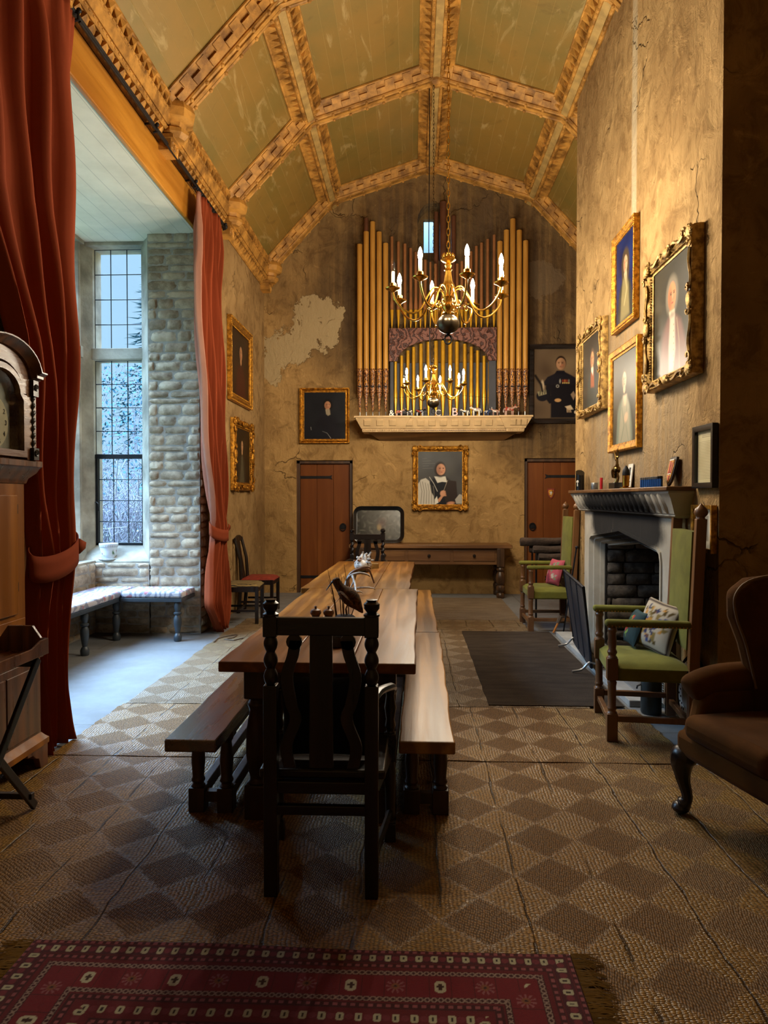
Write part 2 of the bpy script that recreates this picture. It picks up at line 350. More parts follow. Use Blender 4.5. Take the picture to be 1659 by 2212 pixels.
def weave(name,a,b,sc=160):
    t=NT(name); v=t.obj(); w=t.vor(t.scale(v,(sc*.5,sc,1)),1.0,'F1',0,.4); n=t.noise(t.scale(v,(1,4,1)),3,4,.6); c=t.mix(t.ramp(n,.3,.7),a,b); c=t.mix(t.math('MULTIPLY',t.ramp(w,.4,.7),.5),c,tuple(q*.4 for q in lin(a)))
    t.p('Base Color',c); t.p('Roughness',.9); t.p('Specular IOR Level',.15); t.bump(w,.6,-.006); return t.m
M['coir']=weave('dark_hearth_mat','#332a22','#453a30'); M['sisal']=weave('pale_sisal','#6b5a46','#83715a',120)
# boarded, gilded ceiling
t=NT('gilded_boards'); v=t.obj(); uvn=t.n('ShaderNodeUVMap'); ux,uy,uz=t.sep(uvn)
pl=t.math('PINGPONG',ux,.08); ln=t.ramp(pl,.0,.004,1,0); ids=t.math('FLOOR',t.math('DIVIDE',ux,.16)); wn=t.n('ShaderNodeTexWhiteNoise',{1:ids},noise_dimensions='1D')
n1=t.noise(v,1.2,5,.6); n2=t.noise(t.scale(v,(3,.8,3)),2,6,.66,.8); c=t.mix(t.ramp(n1,.3,.7),'#8c6c2e','#77662f'); c=t.mix(t.math('MULTIPLY',wn,.25),c,'#a1783a'); c=t.mix(t.math('MULTIPLY',t.ramp(n2,.55,.68),.42),c,'#c2aa74'); c=t.mix(t.math('MULTIPLY',ln,.5),c,'#b79c62')
c=t.mix(t.math('MULTIPLY',t.ramp(t.noise(v,2.1,4,.7,1.5),.58,.72),.35),c,'#5c471f'); t.p('Base Color',c); t.p('Roughness',.5); t.p('Metallic',.12); t.bump(t.math('ADD',ln,t.math('MULTIPLY',n2,.3)),.35,.01); M['boards']=t.m
t=NT('white_boards'); v=t.obj(); x,y,z=t.sep(v); ln=t.ramp(t.math('PINGPONG',x,.075),.0,.004,1,0); c=t.mix(t.ramp(t.noise(v,1.5,5,.6),.35,.7),'#e2d6c2','#cfc4b0'); t.p('Base Color',t.mix(t.math('MULTIPLY',ln,.6),c,'#6d675c')); t.p('Roughness',.7); M['whiteboards']=t.m
t=NT('organ_gold'); v=t.obj(); c=t.mix(t.ramp(t.noise(t.scale(v,(6,6,.8)),3,4),.3,.7),'#a8752c','#bd8a3c'); t.p('Base Color',c); t.p('Roughness',.45); t.p('Metallic',.15); M['pipe']=t.m
M['pipebright']=basic('gold_leaf_pipe','#d3a02c',.3,.6,.12,8); M['pipemid']=basic('umber_pipe','#8a5a34',.45,.15,.15,6); M['pipedark']=basic('brown_pipe','#5b3622',.5,.2,.2,6)
t=NT('painted_pipe_mouth'); v=t.obj(); w=t.vor(t.scale(v,(1,1,.6)),46,'DISTANCE_TO_EDGE'); c=t.mix(t.ramp(w,.03,.12),'#b97f45','#3a1710'); t.p('Base Color',c); t.p('Roughness',.45); M['mouth']=t.m
t=NT('carved_organ_panel'); v=t.obj(); w=t.n('ShaderNodeTexWave',{'Vector':v,'Scale':3.2,'Distortion':14.0,'Detail':3.0,'Detail Scale':2.2},out=1); t.p('Base Color',t.mix(t.ramp(w,.2,.5),'#3d1f17','#6d4234')); t.p('Roughness',.6); t.bump(t.ramp(w,.1,.5),.8,.02); M['carvedpanel']=t.m
M['shelfpaint']=basic('cream_shelf_paint','#c2a274',.6,0,.1,8)
M['fringe']=basic('rug_fringe','#9a8660',.9)
M['shadowwood']=basic('dark_recess','#15100c',.8)

M['frontwall']=plaster('pale_bounce_plaster','#cbb68e','#d8c6a2','#b39c74')  # unseen wall behind the camera, made pale to bounce fill light
# ================================================================== THE ROOM
XL,XR,YB,YF=-2.34,2.88,11.1,-1.6
BX,BY0,BY1=1.85,4.38,8.21
EAVE=(XL,5.0); PUR=(-1.30,6.12); RID=(.27,6.62); PURR=(1.84,6.12); EAVR=(XR,5.0)
mb=MB(); mb.box(-4.2,XR+.1,YF,12.0,-.12,0.0); struct(mb,'floor',M['flag'],smooth=0)
def holed(mb,u0,u1,w0,w1,holes,fn,depth):
    us=sorted({u0,u1,*[h[0] for h in holes],*[h[1] for h in holes]}); ws=sorted({w0,w1,*[h[2] for h in holes],*[h[3] for h in holes]})
    for i in range(len(us)-1):
        for j in range(len(ws)-1):
            cu,cw=(us[i]+us[i+1])/2,(ws[j]+ws[j+1])/2
            if any(h[0]<cu<h[1] and h[2]<cw<h[3] for h in holes): continue
            mb.quad(fn(us[i],ws[j],0),fn(us[i+1],ws[j],0),fn(us[i+1],ws[j+1],0),fn(us[i],ws[j+1],0))
    for a,b,c,d in holes:
        for (p,q) in (((a,c),(a,d)),((a,d),(b,d)),((b,d),(b,c)),((b,c),(a,c))):
            if p[1]==q[1]==0: continue
            mb.quad(fn(*p,0),fn(*q,0),fn(*q,depth),fn(*p,depth))
DL=(-1.838,-.951,0,2.085); DR=(1.72,2.60,0,2.11); NI=(.06,.54,5.17,6.08)
mb=MB(); holed(mb,XL-.2,XR+.2,0,6.9,[DL,DR,NI],lambda u,w,d:(u,YB+d,w),.34); 
for h in (DL,DR): mb.box(h[0]-.05,h[1]+.05,YB+.3,YB+.36,-.05,h[3]+.05)  # unseen slab added behind each door to stop sky light leaking in
struct(mb,'wall_back',M['plasterback'],smooth=0)
mb=MB(); mb.quad((XL-.2,YF,0),(XR+.2,YF,0),(XR+.2,YF,6.9),(XL-.2,YF,6.9)); struct(mb,'wall_front',M['frontwall'],smooth=0)
mb=MB(); mb.quad((XR,YF,0),(XR,BY0+.1,0),(XR,BY0+.1,5.1),(XR,YF,5.1)); mb.quad((XR,BY1-.1,0),(XR,YB+.1,0),(XR,YB+.1,5.1),(XR,BY1-.1,5.1)); struct(mb,'wall_right',M['plaster'],smooth=0)
BO0,BO1=4.28,7.72     # the bay opening along the left wall
mb=MB(); holed(mb,YF,YB+.1,0,5.1,[(BO0,BO1+.04,0,4.44)],lambda u,w,d:(XL-d,u,w),.36); struct(mb,'wall_left',M['plaster'],smooth=0)
# chimney breast with the fireplace opening
FO=(5.16,7.32,0,1.26)
def wavy(y0,y1,z0,z1): pass
mb=MB(); holed(mb,BY0,BY1,0,6.7,[FO],lambda u,w,d:(BX+d,u,w),.12)
mb.quad((BX,BY0,0),(XR+.1,BY0,0),(XR+.1,BY0,6.7),(BX,BY0,6.7)); mb.quad((BX,BY1,0),(XR+.1,BY1,0),(XR+.1,BY1,6.7),(BX,BY1,6.7))
o=struct(mb,'wall_chimney_breast',M['breast'],smooth=0,bevel=.025)
# niche window high in the gable
mb=MB(); yb=YB+.34; a0=at(914,474,Y=yb); a1=at(938,546,Y=yb)
holed(mb,NI[0],NI[1],NI[2],NI[3],[(a0.x,a1.x,a1.z,a0.z)],lambda u,w,d:(u,yb+d,w),.12); 
arch=[(NI[0],NI[3])]+[(.30+.24*math.cos(PI-PI*k/10),5.80+.27*math.sin(PI*k/10)) for k in range(11)]+[(NI[1],NI[3])]
for k in range(1,len(arch)-2): mb.quad((arch[k][0],YB+.01,arch[k][1]),(arch[k+1][0],YB+.01,arch[k+1][1]),(arch[k+1][0],YB+.01,NI[3]),(arch[k][0],YB+.01,NI[3])); mb.quad((arch[k][0],YB+.01,arch[k][1]),(arch[k+1][0],YB+.01,arch[k+1][1]),(arch[k+1][0],yb,arch[k+1][1]),(arch[k][0],yb,arch[k][1]))
struct(mb,'trim_niche',M['plasterback'],smooth=0)
w=MB(); w.box(a0.x,a1.x,yb+.1,yb+.106,a1.z,a0.z); w=struct(w,'window_3',M['glass'],smooth=0)
f=MB(); f.box(a0.x,a0.x+.012,yb+.085,yb+.1,a1.z,a0.z); f.box(a1.x-.012,a1.x,yb+.085,yb+.1,a1.z,a0.z); f.build('window_frame',M['lead'],w)
# ------------------------------------------------------------------ roof boarding
def roofpl():
    pts=[EAVE,PUR,RID,PURR,EAVR]; me=bpy.data.meshes.new('ceiling'); vs=[];fs=[];uv=[];acc=0
    for i in range(4):
        (xa,za),(xb,zb)=pts[i],pts[i+1]; L=math.hypot(xb-xa,zb-za); b=len(vs)
        vs+=[(xa,YF,za),(xb,YF,zb),(xb,YB+.05,zb),(xa,YB+.05,za)]; fs.append((b,b+1,b+2,b+3)); uv+=[(acc,0),(acc+L,0),(acc+L,12),(acc,12)]; acc+=L
    me.from_pydata(vs,[],fs); l=me.uv_layers.new(name='UVMap')
    for k,c in enumerate(uv): l.data[k].uv=c
    me.materials.append(M['boards']); o=bpy.data.objects.new('ceiling',me); C.objects.link(o); o['kind']='structure'
roofpl()
BEAMN=[0]
def beam(A,B,f1,f2,n,style,sides=(1,1),step=.105,w=.2,strip=1):
    """a carved roof timber: pale soffit strip, two rolls, two sloping bands of cut blocks"""
    A,B,f1,f2,n=map(Vector,(A,B,f1,f2,n)); d=(B-A).normalized(); L=(B-A).length; n=n.normalized(); s=n.cross(d).normalized()
    if s.dot(f1)<0: s=-s
    mb=MB(); mb.k=strip if style!='rib' else 0
    def q(t,a,h): return A+d*t+s*a+n*h
    sw=.026 if style=='rib' else .04; p=[q(0,-sw,.1),q(0,sw,.1),q(0,sw,.14),q(0,-sw,.14)]; p2=[x+d*L for x in p]
    mb.add([*p,*p2],[(0,1,2,3),(7,6,5,4),(0,4,5,1),(1,5,6,2),(2,6,7,3),(3,7,4,0)]); mb.k=0
    for sg,f,on in ((1,f1,sides[0]),(-1,f2,sides[1])):
        if not on: continue
        mb.tube([q(0,sg*.062,.118),q(L,sg*.062,.118)],.024,8)
        i0=q(0,sg*.08,.105); o0=A+f*w+n*.004; top=A+f*(w+.012)+n*.03; e=(o0-i0); m=e.cross(d).normalized()
        if m.dot(n)<0: m=-m
        base=[q(0,sg*.03,.0),i0,o0]; b2=[x+d*L for x in base]; mb.add([*base,*b2],[(0,1,2),(5,4,3),(1,4,5,2),(0,3,4,1)])
        mb.tube([o0+m*.012,o0+m*.012+d*L],.016,6)
        N=max(1,int(L/step)); st=L/N
        for k in range(N):
            t0=k*st
            if style=='rib':
                for row in (0,1):
                    if (k+row)%2: continue
                    a,b=(.08,.5) if row==0 else (.5,.92)
                    c=[i0+d*(t0+.004)+e*a,i0+d*(t0+st-.004)+e*a,i0+d*(t0+st-.004)+e*b,i0+d*(t0+.004)+e*b]
                    mb.add([*c,*[x+m*.03 for x in c]],[(4,5,6,7),(0,1,5,4),(1,2,6,5),(2,3,7,6),(3,0,4,7)])
            else:
                c=[i0+d*(t0+.006)+e*.06,i0+d*(t0+st-.006)+e*.06,i0+d*(t0+st-.006)+e*.94,i0+d*(t0+.006)+e*.94]
                u=[c[0]+m*.04,c[1]+m*.006,c[2]+m*.03,c[3]+m*.004]
                mb.add([*c,*u],[(4,5,6),(4,6,7),(0,1,5,4),(1,2,6,5),(2,3,7,6),(3,0,4,7)])
        if style=='rib':
            for k in range(max(1,int(L/.21))): mb.sphere(q(.1+k*.21,sg*.062,.136),.022,8,5)
        else:
            for k in range(int(L/.07)): mb.sphere(q(.035+k*.07,sg*.062,.138),(.012,.02,.01),6,4)
    BEAMN[0]+=1; return struct(mb,'trim_%d'%BEAMN[0],[M['carved'],M['carvedpale']],smooth=30)
def v2(a,b):
    d=Vector((b[0]-a[0],0,b[1]-a[1])); return d.normalized()
fac=[(EAVE,PUR),(PUR,RID),(RID,PURR),(PURR,EAVR)]
nf=[]
for a,b in fac:
    d=v2(a,b); n=Vector((d.z,0,-d.x)); nf.append(n)
RIBS=[10.91,8.62,6.55,4.48,2.4,.32]
for y in RIBS:
    for (a,b),n in zip(fac,nf):
        beam((a[0],y,a[1]),(b[0],y,b[1]),(0,1,0),(0,-1,0),n,'rib')
def lng(p,i,j,y0=YF,y1=YB):
    n=(nf[i]+nf[j]).normalized() if i!=j else nf[i]; beam((p[0],y0,p[1]),(p[0],y1,p[1]),-v2(*fac[i]),v2(*fac[j]),n,'leaf')
lng(PUR,0,1); lng(RID,1,2); lng(PURR,2,3)
nl=(nf[0]+Vector((1,0,0))).normalized(); beam((XL,YF,EAVE[1]-.03),(XL,YB,EAVE[1]-.03),(0,0,-1),v2(*fac[0]),nl,'leaf',w=.2,strip=0)
nr=(nf[3]+Vector((-1,0,0))).normalized(); beam((XR,YF,EAVR[1]-.03),(XR,YB,EAVR[1]-.03),(0,0,-1),-v2(*fac[3]),nr,'leaf',w=.2,strip=0)
# bosses on the cornice under every rib
for i,y in enumerate(RIBS[:5]):
    mb=MB(); pr=[(.001,-.1),(.07,-.1),(.1,-.07),(.1,-.045),(.075,-.03),(.085,.0),(.135,.02),(.145,.075),(.12,.13),(.05,.17),(.001,.17)]
    mb.lathe(pr,(0,0,0),8); mb.box(-.1,.0,-.075,.075,-.19,-.09); mb.box(-.12,.02,-.09,.09,-.115,-.09)
    for k in range(3): mb.tube([(.001,-.05+.05*k+.014*math.cos(2*PI*q/8),-.15+.022*math.sin(2*PI*q/8)) for q in range(8)],.006,4,True)
    BEAMN[0]+=1; o=struct(mb,'trim_%d'%BEAMN[0],M['carved'],smooth=25); o.location=(XL+.13,y,EAVE[1]-.07); o.scale=(1.35,)*3
for p,nm in ((RID,'ridge'),):
    for y in RIBS[:3]:
        mb=MB(); mb.lathe([(.001,-.2),(.05,-.195),(.09,-.165),(.11,-.12),(.1,-.06),(.001,-.04)],(p[0],y,p[1]),8); BEAMN[0]+=1; struct(mb,'trim_%d'%BEAMN[0],M['carved'],smooth=25)
# ------------------------------------------------------------------ bay
mb=MB(); mb.box(XL-.03,XL+.015,BO0,BO1+.02,4.375,4.74); struct(mb,'trim_lintel',M['lintel'],smooth=0,bevel=.012)
mb=MB(); mb.box(-4.0,XL-.025,BO0-.1,8.3,4.385,4.5); struct(mb,'ceiling_bay',M['whiteboards'],smooth=0)
mb=MB(); mb.sweep([(XL-.05,7.72),(-2.914,7.72)],[(0,4.40),(.05,4.405),(.06,4.44),(0,4.44)],closed=False,flip=True); mb.sweep([(-3.12,7.98),(-3.9,7.98)],[(0,4.40),(.03,4.405),(.035,4.44),(0,4.44)],flip=True); struct(mb,'trim_bay_cornice',M['white'])
def stones(mb,o,ax,up,n,w,h,seed,crs=(.06,.13),ln=(.15,.42),bul=.015,first=0):
    r=random.Random(seed); o,ax,up,n=map(Vector,(o,ax,up,n)); b=0.0
    while b<h-.015:
        ch=min(r.uniform(*crs),h-b)
        if h-b-ch<.05: ch=h-b
        a=-r.uniform(0,.2) if not first else 0
        while a<w-.01:
            cw=r.uniform(*ln)*(1.0+.4*(ch<.09)); a1=min(a+cw,w)
            if w-a1<.08: a1=w
            a0=max(a,0); g=.0045; dep=r.uniform(.3,1)*bul; tl=r.uniform(-.35,.35)*.02
            if a1-a0>.03:
                nx,nz=7,5; ja=[r.uniform(-.006,.006) for _ in range(nx*nz)]; vs=[]
                for j in range(nz):
                    for i in range(nx):
                        s,t=i/(nx-1)*2-1,j/(nz-1)*2-1; ee=(1-abs(s)**7)*(1-abs(t)**6); cr=1-.06*(abs(s)**3)*(abs(t)**3)
                        aa=(a0+a1)/2+s*((a1-a0)/2-g)*cr; bb=b+ch/2+t*(ch/2-g)*cr+tl*s*ch*3
                        kk=j*nx+i; hh=.001+ee*(.007+dep)+ja[kk]*.75
                        if ee>.01: aa+=ja[(kk*3)%35]; bb+=ja[(kk*7)%35]*.6
                        vs.append(o+ax*aa+up*bb+n*hh)
                mb.add(vs,[(j*nx+i,j*nx+i+1,(j+1)*nx+i+1,(j+1)*nx+i) for j in range(nz-1) for i in range(nx-1)])
            a=a1
        b+=ch
EY=7.72; SX=-3.53
mb=MB(); stones(mb,(-2.914,EY,.0),(1,0,0),(0,0,1),(0,-1,0),.574,4.40,3,ln=(.16,.34)); stones(mb,(SX,EY,0),(1,0,0),(0,0,1),(0,-1,0),.616,.78,5)
stones(mb,(XL,EY,0),(0,1,0),(0,0,1),(1,0,0),.22,4.40,13,ln=(.2,.22))
mb.k=1; mb.box(-2.914,XL-.004,EY-.0035,8.3,0,4.44); mb.box(SX,-2.9,EY-.0035,8.2,0,.77); struct(mb,'wall_bay_end',[M['rubble'],M['mortar']],smooth=50)
mb=MB(); stones(mb,(SX,EY,0),(0,-1,0),(0,0,1),(1,0,0),EY-BO0,.78,8); mb.k=1; mb.box(-4.0,SX+.0035,BO0,EY+.3,0,.77); struct(mb,'wall_bay_outer',[M['rubble'],M['mortar']],smooth=50)
mb=MB(); stones(mb,(XL-.36,BO0,0),(-1,0,0),(0,0,1),(0,1,0),1.7,4.44,21); mb.k=1; mb.box(-4.1,XL-.01,BO0-.2,BO0-.001,0,4.5); struct(mb,'wall_bay_near',[M['rubble'],M['mortar']],smooth=50)
# dressed stone of the windows
GY=8.08; GX=-3.86; gx0,gx1=-3.665,-3.10; ZT=[.95,3.075,3.205,4.345]
mb=MB()
mb.prism([(-2.90,EY+.02),(-2.90,8.25),(-3.10,8.25),(-3.10,8.02)],.74,4.44)                       # splayed jamb
mb.prism([(-3.665,8.02),(-3.665,8.25),(-3.92,8.25),(-3.92,7.80),(-3.80,7.80),(-3.74,7.90)],.74,4.44)   # corner post
mb.prism([(-3.76,7.86),(-3.665,8.02),(-3.72,7.99),(-3.79,7.87)],.74,4.44)
mb.box(-3.75,-3.0,8.0,8.22,ZT[1],ZT[2]); mb.box(-3.75,-2.95,7.93,8.25,ZT[3],4.44)
mb.add([(-3.74,EY+.06,.79),(-2.91,EY+.06,.79),(-3.08,8.05,.95),(-3.68,8.05,.95),(-3.68,8.25,.95),(-3.08,8.25,.95)],[(0,1,2,3),(3,2,5,4)])
mb.box(-3.75,-2.91,EY+.06,8.2,.74,.79)
ys=[4.42,5.27,6.12,6.97,7.82]
for y in ys: mb.prism([(-3.92,y-.06),(-3.92,y+.06),(-3.80,y+.06),(-3.72,y+.02),(-3.72,y-.02),(-3.80,y-.06)],.74,4.44)
mb.box(-3.92,-3.72,BO0,7.9,ZT[1],ZT[2]); mb.box(-3.92,-3.70,BO0,7.9,ZT[3],4.44); mb.box(-3.95,SX-.02,BO0,EY+.1,.74,.80); mb.box(-3.92,-3.7,BO0,7.9,.79,.95)
struct(mb,'trim_bay_stonework',M['dressed'],smooth=20,bevel=.008)
def lights(mb,gl,u0,u1,z0,z1,cols,rows,fn):
    for k in range(cols+1):
        u=u0+(u1-u0)*k/cols; a=fn(u,z0); b=fn(u,z1); mb.tube([a,b],.0058,6)
    for k in range(rows+1):
        z=z0+(z1-z0)*k/rows; mb.tube([fn(u0,z),fn(u1,z)],.0058,6)
    a,b,c,d=fn(u0,z0),fn(u1,z0),fn(u1,z1),fn(u0,z1); gl.quad(a,b,c,d)
win=MB(); win.tube([(gx0,GY,ZT[0]),(gx1,GY,ZT[0])],.006,6); win=struct(win,'window_1',M['lead'])
ld=MB(); gl=MB(); fn=lambda u,z:(u,GY,z); zc=at(250,982,Y=GY).z
lights(ld,gl,gx0,gx1,ZT[2],ZT[3],3,4,fn); lights(ld,gl,gx0,gx1,zc,ZT[1],3,4,fn); ld.build('leading',M['lead'],win)
cs=MB(); fr=MB(); c0,c1=gx0+.03,gx1-.005
for a in ((c0-.03,c0,ZT[0],zc),(c1-.015,c1+.005,ZT[0],zc)): fr.box(a[0],a[1],GY-.03,GY+.02,a[2],a[3])
fr.box(c0-.03,c1+.005,GY-.035,GY+.02,zc-.045,zc); fr.box(c0-.03,c1+.005,GY-.03,GY+.02,ZT[0],ZT[0]+.03)
cas=fr.build('casement',M['iron'],win); lights(cs,gl,c0,c1-.012,ZT[0]+.03,zc-.045,3,4,fn); cs.build('casement_leading',M['lead'],cas); gl.build('pane',M['glass'],win)
hd=MB(); hz=at(218,1085,Y=8.03).z; hd.tube([(c0-.01,GY-.03,hz),(c0-.01,GY-.07,hz),(c0+.02,GY-.075,hz-.02),(c0+.03,GY-.075,hz-.1)],.008,6); hd.build('casement_handle',M['iron'],cas)
win=MB(); win.tube([(GX,4.45,ZT[0]),(GX,7.8,ZT[0])],.006,6); win=struct(win,'window_2',M['lead']); ld=MB(); gl=MB(); fn=lambda u,z:(GX,u,z)
for k in range(4):
    lights(ld,gl,ys[k]+.06,ys[k+1]-.06,ZT[0],ZT[1],3,8,fn); lights(ld,gl,ys[k]+.06,ys[k+1]-.06,ZT[2],ZT[3],3,4,fn)
ld.build('leading',M['lead'],win); gl.build('pane',M['glass'],win)
# ------------------------------------------------------------------ doors
def door(n,x0,x1,z1,strap_left,ring_x,strap_z,shield=False,x1vis=None):
    y=YB+.09; mb=MB(); N=3; w=(x1-x0-.1)/N
    for k in range(N): mb.box(x0+.05+k*w+.0015,x0+.05+(k+1)*w-.0015,y,y+.05,.012,z1-.05)
    d=struct(mb,'door_%d'%n,M['door'],smooth=0,bevel=.004)
    f=MB(); f.box(x0-.01,x0+.05,y-.05,y+.06,0,z1); f.box(x1-.05,x1+.01,y-.05,y+.06,0,z1); f.box(x0,x1,y-.05,y+.06,z1-.05,z1+.01); f.build('door_frame',M['doorframe'],d,bevel=.004)
    for z in strap_z:
        s=MB(); a,b=(x0+.05,x0+.56) if strap_left else (x0+.33,x1-.05)
        P=[(a,z-.022),(b-.05,z-.02),(b,z-.035),(b-.02,z),(b,z+.035),(b-.05,z+.02),(a,z+.022)] if strap_left else [(b,z-.022),(b,z+.022),(a+.05,z+.02),(a,z+.035),(a+.02,z),(a,z-.035),(a+.05,z-.02)]
        s.prism(P,-(y-.008),-y,Matrix.Rotation(PI/2,4,'X')); s.build('strap_hinge',M['iron'],d)
    h=MB(); hz=at(741,1137,Y=y).z if n==1 else at(1150,1136,Y=y).z; h.lathe([(.001,-.012),(.045,-.01),(.05,0),(.001,.001)],(ring_x,y,hz),14,'Y'); h.tube([(ring_x+.045*math.cos(a*PI/8),y-.022,hz-.012+.055*math.sin(a*PI/8)) for a in range(16)],.0085,6,True); h.build('ring_handle',M['iron'],d)
    return d
yd=YB+.09
door(1,DL[0],DL[1],DL[3],True,at(741,1137,Y=yd).x,[at(690,1031,Y=yd).z,at(690,1246,Y=yd).z])
d2=door(2,DR[0],DR[1],DR[3],False,at(1150,1136,Y=yd).x,[at(1200,1029,Y=yd).z,.24])
c=at(1190,1066,Y=yd-.005)
mb=MB(); sp=[(-.055,.08),(-.05,.0),(-.03,-.055),(0,-.085),(.03,-.055),(.05,0),(.055,.08),(.03,.07),(0,.082),(-.03,.07)]
MX=Matrix.Translation((c.x,yd,c.z))@Matrix.Rotation(PI/2,4,'X'); mb.prism(sp,.0,.012,MX); mb.k=1; mb.prism([(a*.72,b*.72) for a,b in sp],.0125,.014,MX); mb.k=2; mb.prism([(-.02,.02),(0,-.03),(.02,.02),(0,.035)],.0145,.016,MX)
o=mb.build('shield_badge',[M['leather'],M['gilt'],M['white']],smooth=0); tag(o,'small painted shield badge fixed on the right-hand oak door','badge')
# ------------------------------------------------------------------ matting on the floor
def mat_piece(name,x0,x1,y0,y1,h,m,label,wob=.012,z0=0):
    mb=MB(); r=random.Random(hash(label)%99 if 0 else len(label)); n=26
    bot=[(x0+(x1-x0)*k/n,y0+r.uniform(-wob,wob)*.6) for k in range(n+1)]+[(x1+r.uniform(-wob,wob),y0+(y1-y0)*k/n) for k in range(1,n)]+[(x1-(x1-x0)*k/n,y1+r.uniform(-wob,wob)*.6) for k in range(n+1)]+[(x0+r.uniform(-wob,wob),y1-(y1-y0)*k/n) for k in range(1,n)]
    mb.prism(bot,z0,z0+h); o=mb.build(name,m,smooth=0); tag(o,label,'mat' if 'mat' in label else 'rug'); return o
mat_piece('rush_mat',-2.32,2.7,-1.2,3.985,.014,M['rush'],'large rush mat of plaited diamonds across the near floor')
mat_piece('rush_mat',-2.1,1.56,4.005,5.03,.012,M['rush'],'rush mat strip just in front of the dark hearth mat',.01)
mat_piece('rush_mat',-2.08,1.25,5.045,8.0,.012,M['rushold'],'worn rush mat under the dining tables and dark hearth mat')
mat_piece('rush_mat',-2.05,1.3,8.02,8.66,.011,M['rushold'],'narrow worn rush mat strip touching the pale sisal mat')
mat_piece('hearth_mat',.54,1.5,5.08,7.9,.006,M['coir'],'plain dark brown mat lying before the hearth',.004,z0=.0125)
mat_piece('sisal_mat',.2,1.30,8.69,10.6,.009,M['sisal'],'pale grey-brown woven mat in front of the console table',.004)
def bulb_light(p,e):
    l=bpy.data.lights.new('bulb_light','POINT'); l.energy=e; l.color=(1,.87,.67); l.shadow_soft_size=.025; o=bpy.data.objects.new('bulb_light',l); C.objects.link(o); o.location=p; return o
# ================================================================== ORGAN, SHELF, CHANDELIERS
OY=10.86
org=thing('pipe_organ','painted pipe organ case with gold pipes standing on the cream shelf','organ',(at(956,896,Y=OY).x,OY,0)); ox=org.location.x
def rel(px,py,Y=OY): p=at(px,py,Y=Y); return (p.x-ox,p.y-OY,p.z)
zs=at(956,897,Y=OY).z-.004
def bigpipe(px,ytop,ext=False):
    x,y,z=rel(px,ytop); zb=rel(px,797)[2]; zm=rel(px,842)[2]; r=.0405
    m=MB(); m.lathe([(r,zb),(r,z-.004),(r-.004,z),(r-.006,z-.02)],(x,y,0),16); p=m.build('pipe',M['pipe'],org)
    m=MB(); m.lathe([(r,zm),(r,zm+.02),(r+.001,zb-.05),(r+.003,zb-.03),(r+.003,zb-.01),(r,zb)],(x,y,0),16); m.k=1; m.box(x-.024,x+.024,y-r-.003,y-.01,zm+.035,zm+.055); m.k=2
    for q in range(12): a=2*PI*q/12; m.sphere((x+(r+.003)*math.cos(a),y+(r+.003)*math.sin(a),zb-.02),.007,6,4)
    for s in (-1,1): m.tube([(x+s*.02,y-r-.001,zm+.07),(x+s*.026,y-r*.9,zm+.14),(x,y-r-.004,zb-.06)],.004,5)
    m.sphere((x,y-r-.001,zm+.12),(.008,.006,.03),8,6); m.build('mouth',[M['mouth'],M['shadowwood'],M['gilt']],p)
    L=zm-zs; m=MB(); m.lathe([(r+.002,zm),(r+.004,zm-.03*L/.4),(r-.006,zm-.05*L/.4),(r-.002,zm-.07*L/.4),(r-.012,zm-.1*L/.4),(.018,zm-.26*L/.4),(.022,zm-.275*L/.4),(.012,zm-.3*L/.4),(.016,zm-.325*L/.4),(.008,zm-.34*L/.4)],(x,y,0),14); m.build('foot',M['mouth'],p)
    m=MB(); m.lathe([(.008,zs),(.008,zm-.33*L/.4)],(x,y,0),8); m.build('tip',M['steel'],p)
    if ext: m=MB(); m.lathe([(r*.8,z-.02),(r*.8,rel(px,472)[2])],(x,y,0),14); m.build('extension',M['pipedark'],p)
z3=lambda zx:740+zx*.31344
z3y=lambda zy:420+zy*.31344
for i,(zx,zy) in enumerate(((118,345),(158,258),(205,190),(255,260),(295,338))): bigpipe(777+i*14.0,z3y(zy),i==1)
for i,(zx,zy) in enumerate(((1095,325),(1137,247),(1178,170),(1215,248),(1258,320))): bigpipe(1080+i*13.9,z3y(zy))
def slim(px,ytop,ybot,r,mat,depth=0.0,taper=.30):
    x,y,z=rel(px,ytop,OY+depth); zb=max(zs,rel(px,ybot,OY+depth)[2]); zm=zb+taper
    m=MB(); m.lathe([(r*1.18,zm),(r*1.18,zm+.06),(r*.92,zm+.14),(r*.92,z)],(x,y,0),12); p=m.build('pipe',mat,org)
    m=MB(); m.lathe([(r*.35,zb),(r*1.18,zm-.006)],(x,y,0),12); m.k=1; m.lathe([(r*1.05,zm-.006),(r*1.05,zm)],(x,y,0),12); m.build('foot',[M['pipebright'] if mat!=M['pipedark'] else M['pipe'],M['shadowwood']],p)
# lower front rank under the carved arch
zxs=[365,407,450,490,540,592,643,692,742,788,842,887,930,975,1013]
for i,zx in enumerate(zxs):
    e=abs(zx-690)/330; slim(z3(zx),z3y(1010+150*e*e*e**.5) ,z3y(1525),.026+.012*(1-e),M['pipebright'],.04,.27+.06*(1-e))
